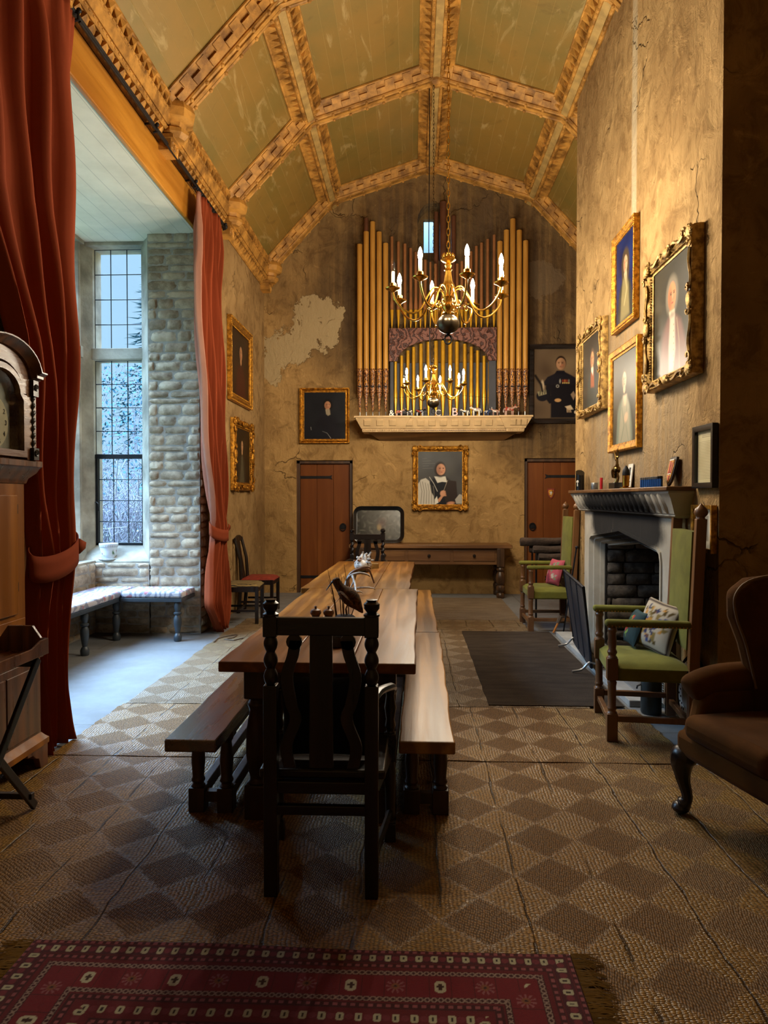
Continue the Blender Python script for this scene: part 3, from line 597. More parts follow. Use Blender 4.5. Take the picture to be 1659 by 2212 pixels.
# upper rank standing on the carved panel
for zx,zy in ((340,293),(385,328),(430,342),(470,372),(505,400),(537,430),(570,452),(603,468),(640,480),(790,480),(822,462),(850,430),(885,395),(922,358),(958,335),(1000,310),(1045,280)):
    slim(z3(zx),z3y(zy),z3y(930),.026,M['pipemid'],.05,.3)
for zx,zy,r in ((645,125,.038),(695,55,.062),(765,150,.04)): slim(z3(zx),z3y(zy),z3y(925),r,M['pipedark'],.13,.3)
m=MB(); a=rel(843,782); b=rel(1071,895); m.box(a[0],b[0],.1,.125,zs,a[2]); m.box(rel(1056,700)[0],b[0],.0,.1,zs,rel(0,782)[2]); m.box(a[0],rel(850,700)[0],.0,.1,zs,a[2]); m.build('backboard',M['grey'],org,smooth=0)
m=MB(); x0,x1=rel(841,713)[0],rel(1072,713)[0]; zt=rel(956,713)[2]; zl=rel(956,781)[2]; za=rel(956,735)[2]; xm=(x0+x1)/2; hw=(x1-x0)/2
pts=[(x0,zt),(x0,zl),(x0+.13,zl)]+[(xm+(hw-.13)*math.cos(PI-PI*k/20),zl+.01+(za-zl)*math.sin(PI*k/20)) for k in range(21)]+[(x1-.13,zl),(x1,zl),(x1,zt)]
RX=Matrix.Rotation(PI/2,4,'X')
m.prism(pts,.03,.06,RX); m.box(x0,x1,-.07,.04,zt-.004,zt+.02)
pa=m.build('carved_arch',M['carvedpanel'],org,smooth=30,bevel=.004)
for sgn in (-1,1):
    m=MB()
    for (dx,dz,s) in ((.14,-.05,.05),(.22,-.12,.045),(.1,-.2,.055),(.33,-.04,.04),(.45,-.05,.035),(.08,-.33,.04)):
        cx=(x0 if sgn<0 else x1)-sgn*dx; m.tube([(cx+sgn*-(s*(1-t/26))*math.cos(t*.45)*.95,-.064,zt+dz+s*(1-t/26)*math.sin(t*.45)) for t in range(24)],.008,5)
    m.tube([((x0 if sgn<0 else x1)-sgn*(.08+.62*k/14),-.064,zt-.09+.03*math.sin(k*.9)+.0*k) for k in range(13)],.009,5); m.build('scrollwork',M['carvedpanel'],pa)
# cream cornice shelf under the organ
yw=YB; f1=10.62; f2=10.66; lx=at(765,898,Y=f1).x; rx=at(1152,898,Y=f1).x; ja=at(869,900,Y=f1).x; jb=at(1098,900,Y=f1).x
sh=thing('organ_shelf','long cream moulded shelf carrying the organ and a row of toy animals','shelf',((lx+rx)/2,yw,0)); cx=(lx+rx)/2
path=[(lx,0),(lx,f1-yw),(ja,f1-yw),(ja,f2-yw),(jb,f2-yw),(jb,f1-yw),(rx,f1-yw),(rx,0)]; path=[(a-cx,b) for a,b in path]
ztop=at(956,899,Y=f1).z+.012; ins=.13
m=MB(); base=[(p[0]+(ins if p[0]<0 else -ins)*(1 if i in (0,1,6,7) else 0)+((-ins if i in(2,3) else ins) if i in(2,3,4,5) else 0)*0,p[1]+(ins if p[1]<-.01 else 0)) for i,p in enumerate(path)]
prof=[(-.1,ztop-.235),(0,ztop-.235),(.012,ztop-.23),(.02,ztop-.185),(.035,ztop-.18),(.04,ztop-.165),(.115,ztop-.03),(.13,ztop-.025),(.13,ztop),(-.2,ztop)]
m.sweep(base,prof,flip=True); m.box(lx-cx+.05,rx-cx-.05,-.5+ins,-.002,ztop-.03,ztop-.003); m.build('cornice',M['shelfpaint'],sh,smooth=30)
def mods(xa,xb,n,fy):
    for k in range(n):
        m=MB(); x=xa+(xb-xa)*(k+.5)/n-cx; m.cbox((x,fy-yw+ins-.081,ztop-.0975),(.105,.026,.095),(.507,0,0)); m.build('modillion',M['shelfpaint'],sh,smooth=0,bevel=.006)
mods(lx+.1,ja-.05,3,f1); mods(ja+.02,jb-.02,9,f2); mods(jb+.05,rx-.1,3,f1)
m=MB()
for k in range(92): m.sphere((lx-cx+.14+(rx-lx-.28)*k/91,f1-yw+ins-.022+(.04 if ja<lx+.14+(rx-lx-.28)*k/91<jb else 0),ztop-.207),(.008,.012,.012),6,4)
m.build('beading',M['shelfpaint'],sh)
m=MB(); m.prism([(0,-.25),(-.36,-.25),(-.36,-.22),(0,-.22)],0,.01); m=MB(); m.add([(lx-cx+.16,f1-yw+ins+.02,ztop-.215),(rx-cx-.16,f1-yw+ins+.02,ztop-.215),(rx-cx-.38,-.005,ztop-.34),(lx-cx+.38,-.005,ztop-.34),(lx-cx+.16,f1-yw+ins+.02,ztop-.2),(rx-cx-.16,f1-yw+ins+.02,ztop-.2),(rx-cx-.38,-.005,ztop-.2),(lx-cx+.38,-.005,ztop-.2)],[(0,1,2,3),(4,7,6,5),(0,4,5,1),(1,5,6,2),(2,6,7,3),(3,7,4,0)])
m.build('coved_soffit',M['console'],sh,smooth=0)
# toy animals and letters in a row on the shelf
SY=10.70
def toy(px,wd,ht,body,spots,label,face=1,seed=1,cat='figurine',group='animal figurines on the organ shelf'):
    p=at(px,899,Y=SY); t=thing('cow_figurine',label,cat,(p.x,SY,ztop),0,group); r=random.Random(seed); s=wd/.17; h=ht/.13
    m=MB(); m.tube([(-.06*s*face,0,.078*h),(-.03*s*face,0,.08*h),(.02*s*face,0,.078*h),(.05*s*face,0,.085*h)],[.018*s,.026*s,.026*s,.02*s],10); m.tube([(.045*s*face,0,.088*h),(.07*s*face,0,.105*h)],[.016*s,.012*s],8); m.tube([(.068*s*face,0,.112*h),(.1*s*face,0,.098*h)],[.016*s,.009*s],8)
    m.tube([(-.062*s*face,0,.09*h),(-.075*s*face,0,.06*h),(-.072*s*face,0,.04*h)],.004*s,5)
    m.k=1
    for q in range(5): m.sphere((r.uniform(-.05,.04)*s,-.02*s,(.06+.035*r.random())*h),(.014*s,.012*s,.012*h),6,4)
    for e in (-1,1): m.tube([(.072*s*face,e*.01*s,.118*h),(.078*s*face,e*.022*s,.138*h)],.004*s,5)
    m.build('body',[body,spots],t)
    for e in (-.05,-.036,.034,.048):
        l=MB(); l.lathe([(.006*s,0),(.007*s,.03*h),(.009*s,.07*h)],(e*s*face,.011*s*(1 if int(e*1000)%4 else -1),0),6); l.build('leg',body,t)
cw=basic('white_glaze','#d8d2c4',.3); cr_=basic('red_glaze','#a04030',.3); cb=basic('black_glaze','#16161a',.3); cbl=basic('blue_glaze','#1d3566',.3); cp=basic('pink_glaze','#b08a7a',.3)
toy(862,.14,.11,cp,cr_,'pink and red toy cow beside the white ampersand on the shelf',1,1); toy(885,.13,.11,cb,cw,'black and white toy cow, second from the left along the shelf',-1,2); toy(907,.16,.12,cb,cr_,'black toy cow next to the wooden crescent letter on the shelf',1,3)
toy(1005,.13,.11,cw,cb,'white toy cow with dark spots just right of letter B',-1,4); toy(1029,.17,.15,cw,cp,'tall white toy cow in the middle of the right-hand toys',-1,5); toy(1051,.10,.10,cbl,cw,'dark blue toy cow half behind the tall white one',1,6); toy(1070,.12,.12,cp,cw,'small buff toy cow where the shelf front steps forward',-1,7); toy(1100,.2,.16,cp,cr_,'spotted red toy cow standing alone near the shelf end',1,8)
for px,tx,sz,mm,lab in ((846,'&',.13,cw,'white letter ampersand standing at left of the toy row'),(946,'C',.13,M['chairwood'],'brown wooden letter C in the middle of the shelf'),(982,'B',.17,cr_,'reddish letter B standing on the organ shelf')):
    p=at(px,899,Y=SY); m=text_mb(tx,sz,.03,Matrix.Translation((0,0,sz*.36))@Matrix.Rotation(PI/2,4,'X')); zmin=min(v[2] for v in m.v); m.v=[(a,b,c-zmin) for a,b,c in m.v]; o=m.build('letter',mm,None,smooth=0); o.location=(p.x,SY-.02,ztop); tag(o,lab,'letter','letters on the organ shelf')
# ---------------------------------------------------------------- chandeliers
def chandelier(loc,scale,phi0,unlit,ztopchain,label,bulb_e,chainmat):
    t=thing('chandelier',label,'chandelier',loc,0,'brass chandeliers',1); s=scale
    m=MB(); m.sphere((0,0,0),(.092*s,.092*s,.078*s),20,14); m.build('ball',M['oldbrass'],t)
    m=MB(); m.tube([(.028*s*math.cos(a*PI/8),0,-.125*s+.036*s*math.sin(a*PI/8)) for a in range(16)],.007*s,6,True); m.lathe([(.02*s,-.07*s),(.012*s,-.085*s),(.016*s,-.095*s),(.001,-.1*s)],n=10); m.build('hanging_ring',M['iron'],t)
    m=MB(); m.lathe([(q*s,z*s) for q,z in ((.03,.07),(.05,.085),(.028,.1),(.045,.125),(.05,.15),(.034,.17),(.04,.2),(.05,.215),(.026,.235),(.034,.27),(.046,.3),(.05,.31),(.04,.325),(.032,.345),(.024,.4),(.022,.425),(.034,.435),(.02,.45),(.03,.47),(.018,.49),(.05,.505),(.062,.515),(.045,.535),(.03,.55),(.012,.56))],n=16,tw=lambda a,z,i:1+(.08*math.cos(8*a) if 10<i<16 else 0)); m.build('stem',M['brass'],t)
    m=MB()
    for k in range(10): a=2*PI*k/10; m.tube([(.04*s*math.cos(a)+.01*s*math.cos(q*PI/4)*math.cos(a),.04*s*math.sin(a)+.01*s*math.cos(q*PI/4)*math.sin(a),.55*s+.016*s*math.sin(q*PI/4)) for q in range(8)],.003*s,4,True)
    m.build('crown',M['brass'],t)
    m=MB(); z=.56*s; k=0; L=.052*s; top=ztopchain-loc[2]
    while z<top:
        h=[(.011*s*math.cos(q*PI/5),.0,L*.5+L*.62*math.sin(q*PI/5)) for q in range(10)]
        m.tube([((a,0,z+c) if k%2 else (0,a,z+c)) for a,_,c in h],.0032*s,4,True); z+=L; k+=1
    m.build('chain',chainmat,t)
    for k in range(8):
        a=phi0+k*PI/4; ca,sa=math.cos(a),math.sin(a); P=lambda r,z:(r*s*ca,r*s*sa,z*s); high=.05 if k%2 else 0
        m=MB(); m.tube(spline([P(.03,.2),P(.06,.27),P(.12,.285),P(.17,.22),P(.23,.11),P(.3,.07),P(.38,.1),P(.44,.17),P(.46,.235)],5),.0085*s,7)
        m.tube([P(.085+.03*(1-q/22)*math.cos(q*.5),.15+.035*(1-q/22)*math.sin(q*.5)) for q in range(20)],.005*s,5); m.tube([P(.15+.022*(1-q/18)*math.cos(-q*.5+2),.13+.025*(1-q/18)*math.sin(-q*.5+2)) for q in range(16)],.0045*s,5)
        arm=m.build('arm',M['brass'],t); b=(.46*s*ca,.46*s*sa,0)
        m=MB(); m.lathe([(q*s,z*s) for q,z in ((.008,.225),(.03,.24),(.056,.252),(.06,.26),(.045,.255),(.02,.25),(.02,.27),(.026,.275),(.026,.295),(.018,.3))],b,14); m.build('drip_pan',M['brass'],arm)
        m=MB(); m.lathe([(.014*s,.29*s),(.0145*s,.385*s),(.012*s,.39*s)],b,10); m.build('candle_sleeve',M['wax'],arm)
        m=MB(); m.lathe([(q*s,z*s) for q,z in ((.009,.388),(.0165,.405),(.019,.425),(.015,.452),(.007,.475),(.001,.486))],b,10); m.build('bulb',M['clear'] if k==unlit else M['lit'],arm)
        if k!=unlit: bulb_light((loc[0]+b[0],loc[1]+b[1],loc[2]+.43*s),bulb_e)
ch1=at(968,700,Y=5.8); ch2=at(936,870,Y=8.6)
chandelier((ch1.x,5.8,ch1.z),1.0,math.radians(-75),6,6.44,'large brass eight-arm chandelier with dark ball hanging nearest',BULB,M['brass'])
chandelier((ch2.x,8.6,ch2.z),.8,math.radians(-60),5,6.42,'smaller brass chandelier further back before the organ',BULB*.62,M['oldbrass'])
m=MB(); m.tube(spline([(ch2.x-.05,8.66,6.42),(ch2.x-.05,8.66,5.6),(ch2.x-.055,8.66,4.6),(ch2.x-.05,8.66,3.9),(ch2.x-.04,8.64,ch2.z+.455)],6),.006,5); o=m.build('lamp_cable',M['iron']); tag(o,'thin dark cable running down beside the farther chandelier chain','cable')
# ================================================================== PICTURES
def canvas(mb,w,h,paint,nu,nv,y=0.0):
    u=np.linspace(0,1,nu); v=np.linspace(0,1,nv); U,V=np.meshgrid(u,v); col=paint(U,V,w/h).reshape(-1,3)
    vs=[((a-.5)*w,y,(b-.5)*h) for b in v for a in u]; mb.add(vs,[(j*nu+i,j*nu+i+1,(j+1)*nu+i+1,(j+1)*nu+i) for j in range(nv-1) for i in range(nu-1)]); mb.col=col.astype(np.float32)
class Art:
    """layers of soft-edged brush shapes; x runs in canvas heights so that circles stay round"""
    def __init__(s,U,V,asp,bg,bg2=None):
        s.x=(U-.5)*asp; s.y=V; s.c=np.zeros(U.shape+(3,)); rs=np.random.RandomState(3)
        n=np.zeros(U.shape)
        for k in range(5): n+=np.sin(s.x*rs.uniform(5,16)+s.y*rs.uniform(-14,14)+rs.uniform(0,6))*.25
        s.n=n; b=np.array(lin(bg)); b2=np.array(lin(bg2 or bg)); t=np.clip(.5+.5*n,0,1)[...,None]; s.c[:]=b*(1-t)+b2*t
    def put(s,m,col,a=1.0): m=np.clip(m,0,1)[...,None]*a; s.c=s.c*(1-m)+np.array(lin(col))*m; return s
    def ell(s,cx,cy,rx,ry,col,soft=.12,rot=0,a=1.0,clip=None):
        c,d=math.cos(rot),math.sin(rot); X=(s.x-cx)*c+(s.y-cy)*d; Y=-(s.x-cx)*d+(s.y-cy)*c; q=np.sqrt((X/rx)**2+(Y/ry)**2); m=(1+soft-q)/(2*soft)
        if clip is not None: m=m*clip
        return s.put(m,col,a)
    def poly(s,pts,col,a=1.0,soft=.006):
        ins=np.zeros(s.x.shape,bool); dist=np.full(s.x.shape,9.0); n=len(pts)
        for i in range(n):
            (x1,y1),(x2,y2)=pts[i],pts[(i+1)%n]
            with np.errstate(divide='ignore',invalid='ignore'): c=((y1>s.y)!=(y2>s.y))&(s.x<(x2-x1)*(s.y-y1)/((y2-y1) or 1e-9)+x1)
            ins^=c; dx,dy=x2-x1,y2-y1; t=np.clip(((s.x-x1)*dx+(s.y-y1)*dy)/(dx*dx+dy*dy+1e-12),0,1); dist=np.minimum(dist,np.hypot(s.x-x1-t*dx,s.y-y1-t*dy))
        return s.put(.5+np.where(ins,dist,-dist)/(2*soft),col,a)
    def line(s,pts,w,col,a=1.0):
        d=np.full(s.x.shape,9.0)
        for (x1,y1),(x2,y2) in zip(pts[:-1],pts[1:]):
            dx,dy=x2-x1,y2-y1; t=np.clip(((s.x-x1)*dx+(s.y-y1)*dy)/(dx*dx+dy*dy+1e-12),0,1); d=np.minimum(d,np.hypot(s.x-x1-t*dx,s.y-y1-t*dy))
        return s.put(1.3-d/w,col,a)
    def face(s,cx,cy,r,skin='#c08a66',dark='#6d3f28',turn=.15,lips='#8d3f35'):
        s.ell(cx,cy,r*.78,r,skin,.1); s.ell(cx-r*.42*(1 if turn>0 else -1),cy-.1*r,r*.4,r*.85,dark,.5,0,.55,clip=((s.x-cx)/(r*.78))**2+((s.y-cy)/r)**2<1)
        e=turn*r
        for k in (-1,1): s.ell(cx+e+k*r*.3,cy+r*.16,r*.12,r*.06,'#2a1710',.3); s.line([(cx+e+k*r*.44,cy+r*.28),(cx+e+k*r*.16,cy+r*.3)],r*.05,dark)
        s.line([(cx+e*1.3,cy+r*.16),(cx+e*1.6,cy-r*.2),(cx+e,cy-r*.24)],r*.05,dark,.8); s.ell(cx+e*1.3,cy-r*.02,r*.07,r*.2,'#dcae8c',.6,0,.6); s.ell(cx+e,cy-r*.48,r*.2,r*.06,lips,.4); s.ell(cx+e+r*.28,cy-r*.2,r*.16,r*.14,'#b9654c',.8,0,.5); return s
def p_bishop(U,V,a):
    A=Art(U,V,a,'#3b3a3a','#4a4845'); A.ell(-.25,.9,.3,.2,'#5d5f60',.9,0,.6)
    A.ell(.0,.02,.33,.52,'#17161a',.06); A.poly([(-.42,.0),(-.42,.38),(-.36,.47),(-.27,.5),(-.2,.44),(-.17,.25),(-.12,.16),(-.1,.0)],'#b8b2a4')
    for k in range(6): A.line([(-.38+.05*k,.45-.02*k),(-.34+.045*k,.25),(-.36+.05*k,.02)],.008,'#6f695d',.8)
    A.poly([(-.11,.53),(.1,.53),(.13,.42),(.04,.43),(-.05,.41)],'#c9c3b4'); A.line([(-.2,.52),(-.12,.4),(-.05,.25)],.006,'#b9b3a6')
    A.ell(0,.66,.105,.145,'#2c211b',.15); A.face(.015,.66,.105,'#c08c6c','#704231',.12)
    A.poly([(.06,.22),(.14,.46),(.3,.44),(.33,.05),(.1,.05)],'#2b201c'); A.line([(.05,.22),(.14,.46)],.005,'#9a8c78'); A.ell(.05,.21,.05,.055,'#c08c6c',.2)
    for k in range(4): A.ell(.075+.005*k,.255-.027*k,.03,.011,'#b88463',.3,-.2)
    A.poly([(-.06,.08),(.02,.17),(.06,.16),(-.01,.05)],'#b88463'); A.poly([(-.1,.1),(-.06,.16),(-.03,.04),(-.1,.0)],'#cfc9bb'); A.ell(.2,.03,.07,.03,'#b07a5c',.3,.1); A.poly([(.28,.1),(.36,.2),(.42,.18),(.42,.02),(.3,.02)],'#9b958a')
    for k in range(5): A.line([(-.33,.86-.045*k),(-.3+.19*((k*37)%5)/5+.05,.865-.045*k)],.004,'#77766f',.6)
    return A.c
def p_gent(bg,bg2,coat,hair,cravat,fx=0.0,fy=.66,r=.1,skin='#b98562',extra=None,turn=.15,wig=1.25,dress=None):
    def f(U,V,a):
        A=Art(U,V,a,bg,bg2); A.ell(fx,.02,.3,.46,coat,.1); A.ell(fx-.02,.3,.24,.2,coat,.15)
        A.ell(fx,fy+.005,r*wig,r*wig*1.2,hair,.15)
        if wig>1.3: A.ell(fx-r*.9,fy-r*.9,r*.55,r*1.1,hair,.2); A.ell(fx+r*.9,fy-r*.9,r*.55,r*1.1,hair,.2)
        A.ell(fx,fy-r*1.1,r*.45,r*.5,skin,.2); A.face(fx,fy,r,skin,'#6a3d28',turn)
        if cravat: A.poly([(fx-r*.55,fy-r*1.0),(fx+r*.55,fy-r*1.0),(fx+r*.7,fy-r*2.3),(fx+r*.1,fy-r*2.6),(fx-r*.35,fy-r*2.2)],cravat,1,.01); A.line([(fx,fy-r*1.1),(fx+r*.1,fy-r*2.4)],r*.05,'#6f6656',.7)
        if extra: extra(A)
        return A.c
    return f
def ex_black(A): A.line([(-.05,.17),(.05,.13),(.13,.02)],.006,'#8b8b88'); A.line([(-.3,.26),(-.29,.2)],.006,'#8b8b88'); A.ell(-.1,.12,.16,.12,'#181a20',.5,0,.7)
def ex_red(A):
    A.poly([(-.12,.5),(.02,.52),(.2,.42),(.32,.2),(.36,0),(-.3,0),(-.25,.3)],'#6d4a42',1,.03); A.poly([(-.06,.5),(.05,.5),(.07,.2),(.02,.02),(-.08,.02),(-.09,.25)],'#b5ab98',1,.02); A.line([(.1,.46),(.16,.25),(.17,.0)],.012,'#98836a',.7)
    for k in range(7): A.ell(.03,.42-.055*k,.008,.008,'#8a7650',.3)
def ex_lady(A): A.poly([(-.08,.52),(.08,.52),(.16,.4),(.22,.0),(-.25,.0),(-.15,.35)],'#8f8a78',1,.03); A.poly([(-.06,.53),(.07,.53),(.05,.42),(-.03,.42)],'#c0a288',1,.015); A.line([(-.1,.4),(-.02,.2),(-.14,.02)],.012,'#5d6a5c',.7); A.line([(.08,.42),(.05,.2),(.14,.03)],.012,'#6b7466',.7); A.ell(.05,.28,.07,.05,'#b99a80',.3,.4)
def ex_orange(A): A.poly([(-.1,.48),(.07,.5),(.1,.26),(-.1,.28)],'#8c4a2a',1,.02); A.poly([(-.06,.52),(.05,.53),(.03,.42)],'#c8bfae',1,.01)
def ex_gown(A): A.poly([(-.05,.5),(.05,.5),(.1,.3),(.16,0),(-.2,0),(-.1,.3)],'#4a4433',1,.02)
def ex_shawl(A): A.poly([(-.1,.5),(.02,.52),(.12,.4),(.16,.05),(-.2,.02),(-.16,.3)],'#6f6444',1,.03); A.line([(.0,.5),(.06,.36),(-.04,.2)],.02,'#9a8c66',.8)
def p_soldier(U,V,a):
    A=Art(U,V,a,'#4d3c2c','#6d5a44'); A.ell(.2,.82,.2,.12,'#8a7658',.9,0,.5)
    A.poly([(-.08,.02),(-.08,.3),(-.1,.5),(.28,.52),(.3,.3),(.26,.02)],'#141217',1,.01)
    A.poly([(.0,.66),(-.13,.6),(-.2,.5),(-.16,.48),(.0,.5),(.2,.49),(.33,.5),(.28,.58),(.2,.63),(.12,.67)],'#18161d',1,.008)
    A.poly([(-.15,.5),(-.16,.3),(-.1,.22),(-.03,.24),(-.02,.3),(-.08,.34),(-.08,.5)],'#141217',1,.008); A.poly([(.27,.5),(.35,.36),(.35,.22),(.26,.12),(.22,.14),(.28,.24),(.24,.42)],'#17151b',1,.008)
    A.poly([(.2,.35),(.24,.4),(.27,.34),(.24,.27)],'#8a7560'); A.ell(.06,.8,.075,.1,'#24160f',.1); A.face(.06,.785,.085,'#a87f5e','#5f3d28',-.05); A.poly([(-.0,.69),(.11,.69),(.14,.63),(-.03,.64)],'#14121a')
    for k in range(4): A.ell(.09+.028*k,.545,.011,.022,['#7d2c1c','#a05a2c','#7d2c1c','#6f6a60'][k],.3); A.ell(.09+.028*k,.515,.011,.011,'#b59a58',.3)
    A.ell(.05,.54,.012,.03,'#8f8a80',.4); A.ell(.015,.47,.022,.022,'#8f8a80',.3); A.ell(.015,.47,.012,.012,'#141217',.3)
    A.ell(-.2,.33,.085,.075,'#16141a',.1); A.poly([(-.27,.39),(-.15,.42),(-.14,.36),(-.25,.33)],'#8d8465')
    for k in range(3): A.line([(-.235+.035*k,.345+.01*k),(-.23+.035*k,.395+.008*k)],.007,'#2a261e')
    A.ell(-.2,.47,.025,.08,'#b8a488',.3); A.line([(-.3,.62),(-.22,.5),(-.2,.4)],.022,'#1b1512'); A.ell(.02,.27,.045,.025,'#b98f5e',.2); A.poly([(.12,.18),(.2,.2),(.24,.14),(.17,.13)],'#c9b494'); 
    for k in range(3): A.line([(.15+.02*k,.15),(.155+.025*k,.1)],.008,'#b59a78')
    A.ell(.27,.1,.02,.022,'#c9b494',.2); A.line([(-.4,.005),(.4,.005)],.01,'#2b241a'); return A.c
def p_text(U,V,a):
    A=Art(U,V,a,'#cbbf98','#bfb28a'); r=random.Random(2)
    for k in range(30):
        y=.93-.029*k; x0=-.3*a; x=x0
        if k in (3,4): continue
        x0=-.42*a if k>4 else -.2*a; x=x0
        while x<.4*a: L=r.uniform(.02,.07); A.line([(x,y),(min(x+L,.42*a),y+.002)],.0035 if k>4 else .006,'#4a3c28',.85); x+=L+.012
    return A.c
def p_mount(U,V,a):
    A=Art(U,V,a,'#cfc9bb'); A.poly([(-.24*a,.2),(.24*a,.2),(.24*a,.82),(-.24*a,.82)],'#8f8a80'); A.ell(0,.5,.1*a,.2,'#5f5a52',.6); return A.c
def picture(name,w,h,fw,dep,style,paint,loc,rz,label,gild='gilt',res=120,tilt=0.0):
    t=thing(name,label,'picture',loc,rz); t.rotation_euler=(tilt,0,rz); g=M[gild]; iw,ih=w-2*fw,h-2*fw
    m=MB(); nv=res; nu=max(24,int(res*iw/ih)); canvas(m,iw+.01,ih+.01,paint,nu,nv,-dep*.35); o=m.build('canvas',M['paint'],t,smooth=80)
    m=MB(); rect=[(-iw/2,-ih/2),(iw/2,-ih/2),(iw/2,ih/2),(-iw/2,ih/2)]
    if style=='plain': prof=[(0,.3),(0,.5),(.25,.55),(.3,.8),(.6,.95),(.85,1),(1,.9),(1,0)]
    elif style=='bead': prof=[(0,.3),(.0,.42),(.15,.45),(.2,.6),(.35,.55),(.5,.85),(.62,.95),(.72,.8),(.8,.95),(1,.9),(1,0)]
    elif style=='thin': prof=[(0,.3),(0,.9),(.3,1),(1,1),(1,0)]
    else: prof=[(0,.3),(0,.45),(.12,.5),(.18,.42),(.3,.55),(.5,.8),(.65,.72),(.85,.85),(.95,.7),(1,.3),(1,0)]
    MX=Matrix(((1,0,0,0),(0,0,-1,0),(0,1,0,0),(0,0,0,1)))
    m.sweep(rect,[(o_*fw,h_*dep) for o_,h_ in prof],MX,closed=True,flip=True); 
    if style=='plain' or style=='thin': m.build('frame',g,t,smooth=30)
    else:
        fo=m.build('frame',g,t,smooth=40); m=MB()
        if style=='bead':
            st=max(.016,fw*.22); 
            for off,rr in ((.08,.3),(.93,.36)):
                m=MB()
                a,b=iw/2+fw*off,ih/2+fw*off; N=int(2*a/st); K=int(2*b/st)
                for k in range(N+1):
                    for s in (-1,1): m.sphere((-a+2*a*k/N,-dep*(.55 if off<.5 else .93),s*b),(st*.42,st*rr,st*.42),6,4)
                for k in range(1,K):
                    for s in (-1,1): m.sphere((s*a,-dep*(.55 if off<.5 else .93),-b+2*b*k/K),(st*.42,st*rr,st*.42),6,4)
                m.build('beading',g,t)
        else:                                                   # carved swept frame: scrolled corners, centres, running leaves
            r=random.Random(len(label)); yo=-dep*.85
            def scroll(cx,cz,s,a0,dr): m.tube([(cx+s*(1-q/22)*math.cos(a0+dr*q*.42),yo-.01-.0008*q,cz+s*(1-q/22)*math.sin(a0+dr*q*.42)) for q in range(20)],[fw*.13*(1-q/40) for q in range(20)],5)
            for sx_ in (-1,1):
                for sz in (-1,1):
                    m=MB(); cx,cz=sx_*(iw/2+fw*.55),sz*(ih/2+fw*.55); m.sphere((cx,yo,cz),(fw*.5,fw*.3,fw*.5),10,6)
                    for q in range(7): a=2*PI*q/7; m.sphere((cx+fw*.42*math.cos(a),yo-.006,cz+fw*.42*math.sin(a)),(fw*.17,fw*.15,fw*.17),6,4)
                    scroll(cx-sx_*fw*.95,cz+sz*fw*.2,fw*.36,0 if sx_>0 else PI,sx_*sz); scroll(cx+sx_*fw*.2,cz-sz*fw*.95,fw*.36,PI/2*sz,-sx_*sz); m.build('corner_ornament',g,fo)
            m=MB()
            for s in (-1,1):
                m.sphere((0,yo,s*(ih/2+fw*.6)),(fw*.7,fw*.3,fw*.42),10,6); m.sphere((s*(iw/2+fw*.6),yo,0),(fw*.42,fw*.3,fw*.7),10,6)
                for e in (-1,1): 
                    m.tube([(e*(fw*.8+(iw/2-fw*1.5)*k/10),yo-.004,s*(ih/2+fw*(.62+.2*math.sin(k*PI/5)))) for k in range(11)],fw*.13,5)
                    m.tube([(s*(iw/2+fw*(.62+.2*math.sin(k*PI/5))),yo-.004,e*(fw*.8+(ih/2-fw*1.5)*k/10)) for k in range(11)],fw*.13,5)
                    scroll(e*fw*.9,s*(ih/2+fw*.6),fw*.3,0,e*s); scroll(s*(iw/2+fw*.6),e*fw*.9,fw*.3,PI/2,e*s)
            st=fw*.24; N=int(iw/st); K=int(ih/st)
            for k in range(N+1):
                for s in (-1,1): m.sphere((-iw/2+iw*k/N,-dep*.62,s*(ih/2+fw*.24)),(st*.4,st*.4,st*.34),6,4)
            for k in range(1,K):
                for s in (-1,1): m.sphere((s*(iw/2+fw*.24),-dep*.62,-ih/2+ih*k/K),(st*.34,st*.4,st*.4),6,4)
            m.build('carving',g,fo)
    m=MB(); m.box(-w/2+fw*.3,w/2-fw*.3,-dep*.3,-.002,-h/2+fw*.3,h/2-fw*.3); m.build('back_board',M['shadowwood'],t,smooth=0)
    return t
def onback(name,x0,y0,x1,y1,fw,dep,style,paint,label,**k):
    a=at(x0,y0,Y=YB-dep); b=at(x1,y1,Y=YB-dep); return picture(name,b.x-a.x,a.z-b.z,fw,dep,style,paint,((a.x+b.x)/2,YB-.004,(a.z+b.z)/2),0,label,**k)
def onside(name,X,face,q,fw,dep,style,paint,label,**k):
    """q: the four outer corners in the photo, far/near unspecified"""
    xs=X+face*dep; P=[at(*p,X=xs) for p in q]; y0=(P[0].y+P[2].y)/2; y1=(P[1].y+P[3].y)/2; z1=(P[0].z+P[1].z)/2; z0=(P[2].z+P[3].z)/2
    return picture(name,abs(y1-y0),z1-z0,fw,dep,style,paint,(X+face*.004,(y0+y1)/2,(z0+z1)/2),PI/2 if face>0 else -PI/2,label,**k)
onback('portrait',891,963,1011,1102,.088,.07,'carved',p_bishop,'gilt swept-frame portrait of a churchman in white sleeves above the console table',res=170)
onback('portrait',647,838,755,957,.068,.06,'bead',p_gent('#14151a','#1b1c20','#15141a','#120e0c','#8f836c',.06,.72,.085,'#a8795a',ex_black,.12,1.25),'gilt-framed dark portrait of a man with pale cravat above the left door',res=140)
onback('portrait',1144,744,1262,914,.07,.05,'thin',p_soldier,'large dark-framed painting of an officer in black uniform right of the organ',gild='darkoakh',res=190)
onside('portrait',XL,1,[(497,680),(546,721),(503,866),(546,884)],.105,.06,'bead',p_gent('#22140c','#2d1a10','#3a1710','#1c100a',None,.05,.68,.11,'#a0714c',None,.1,1.2),'upper gilt-framed dark red-brown portrait on the left wall beyond the red curtain')
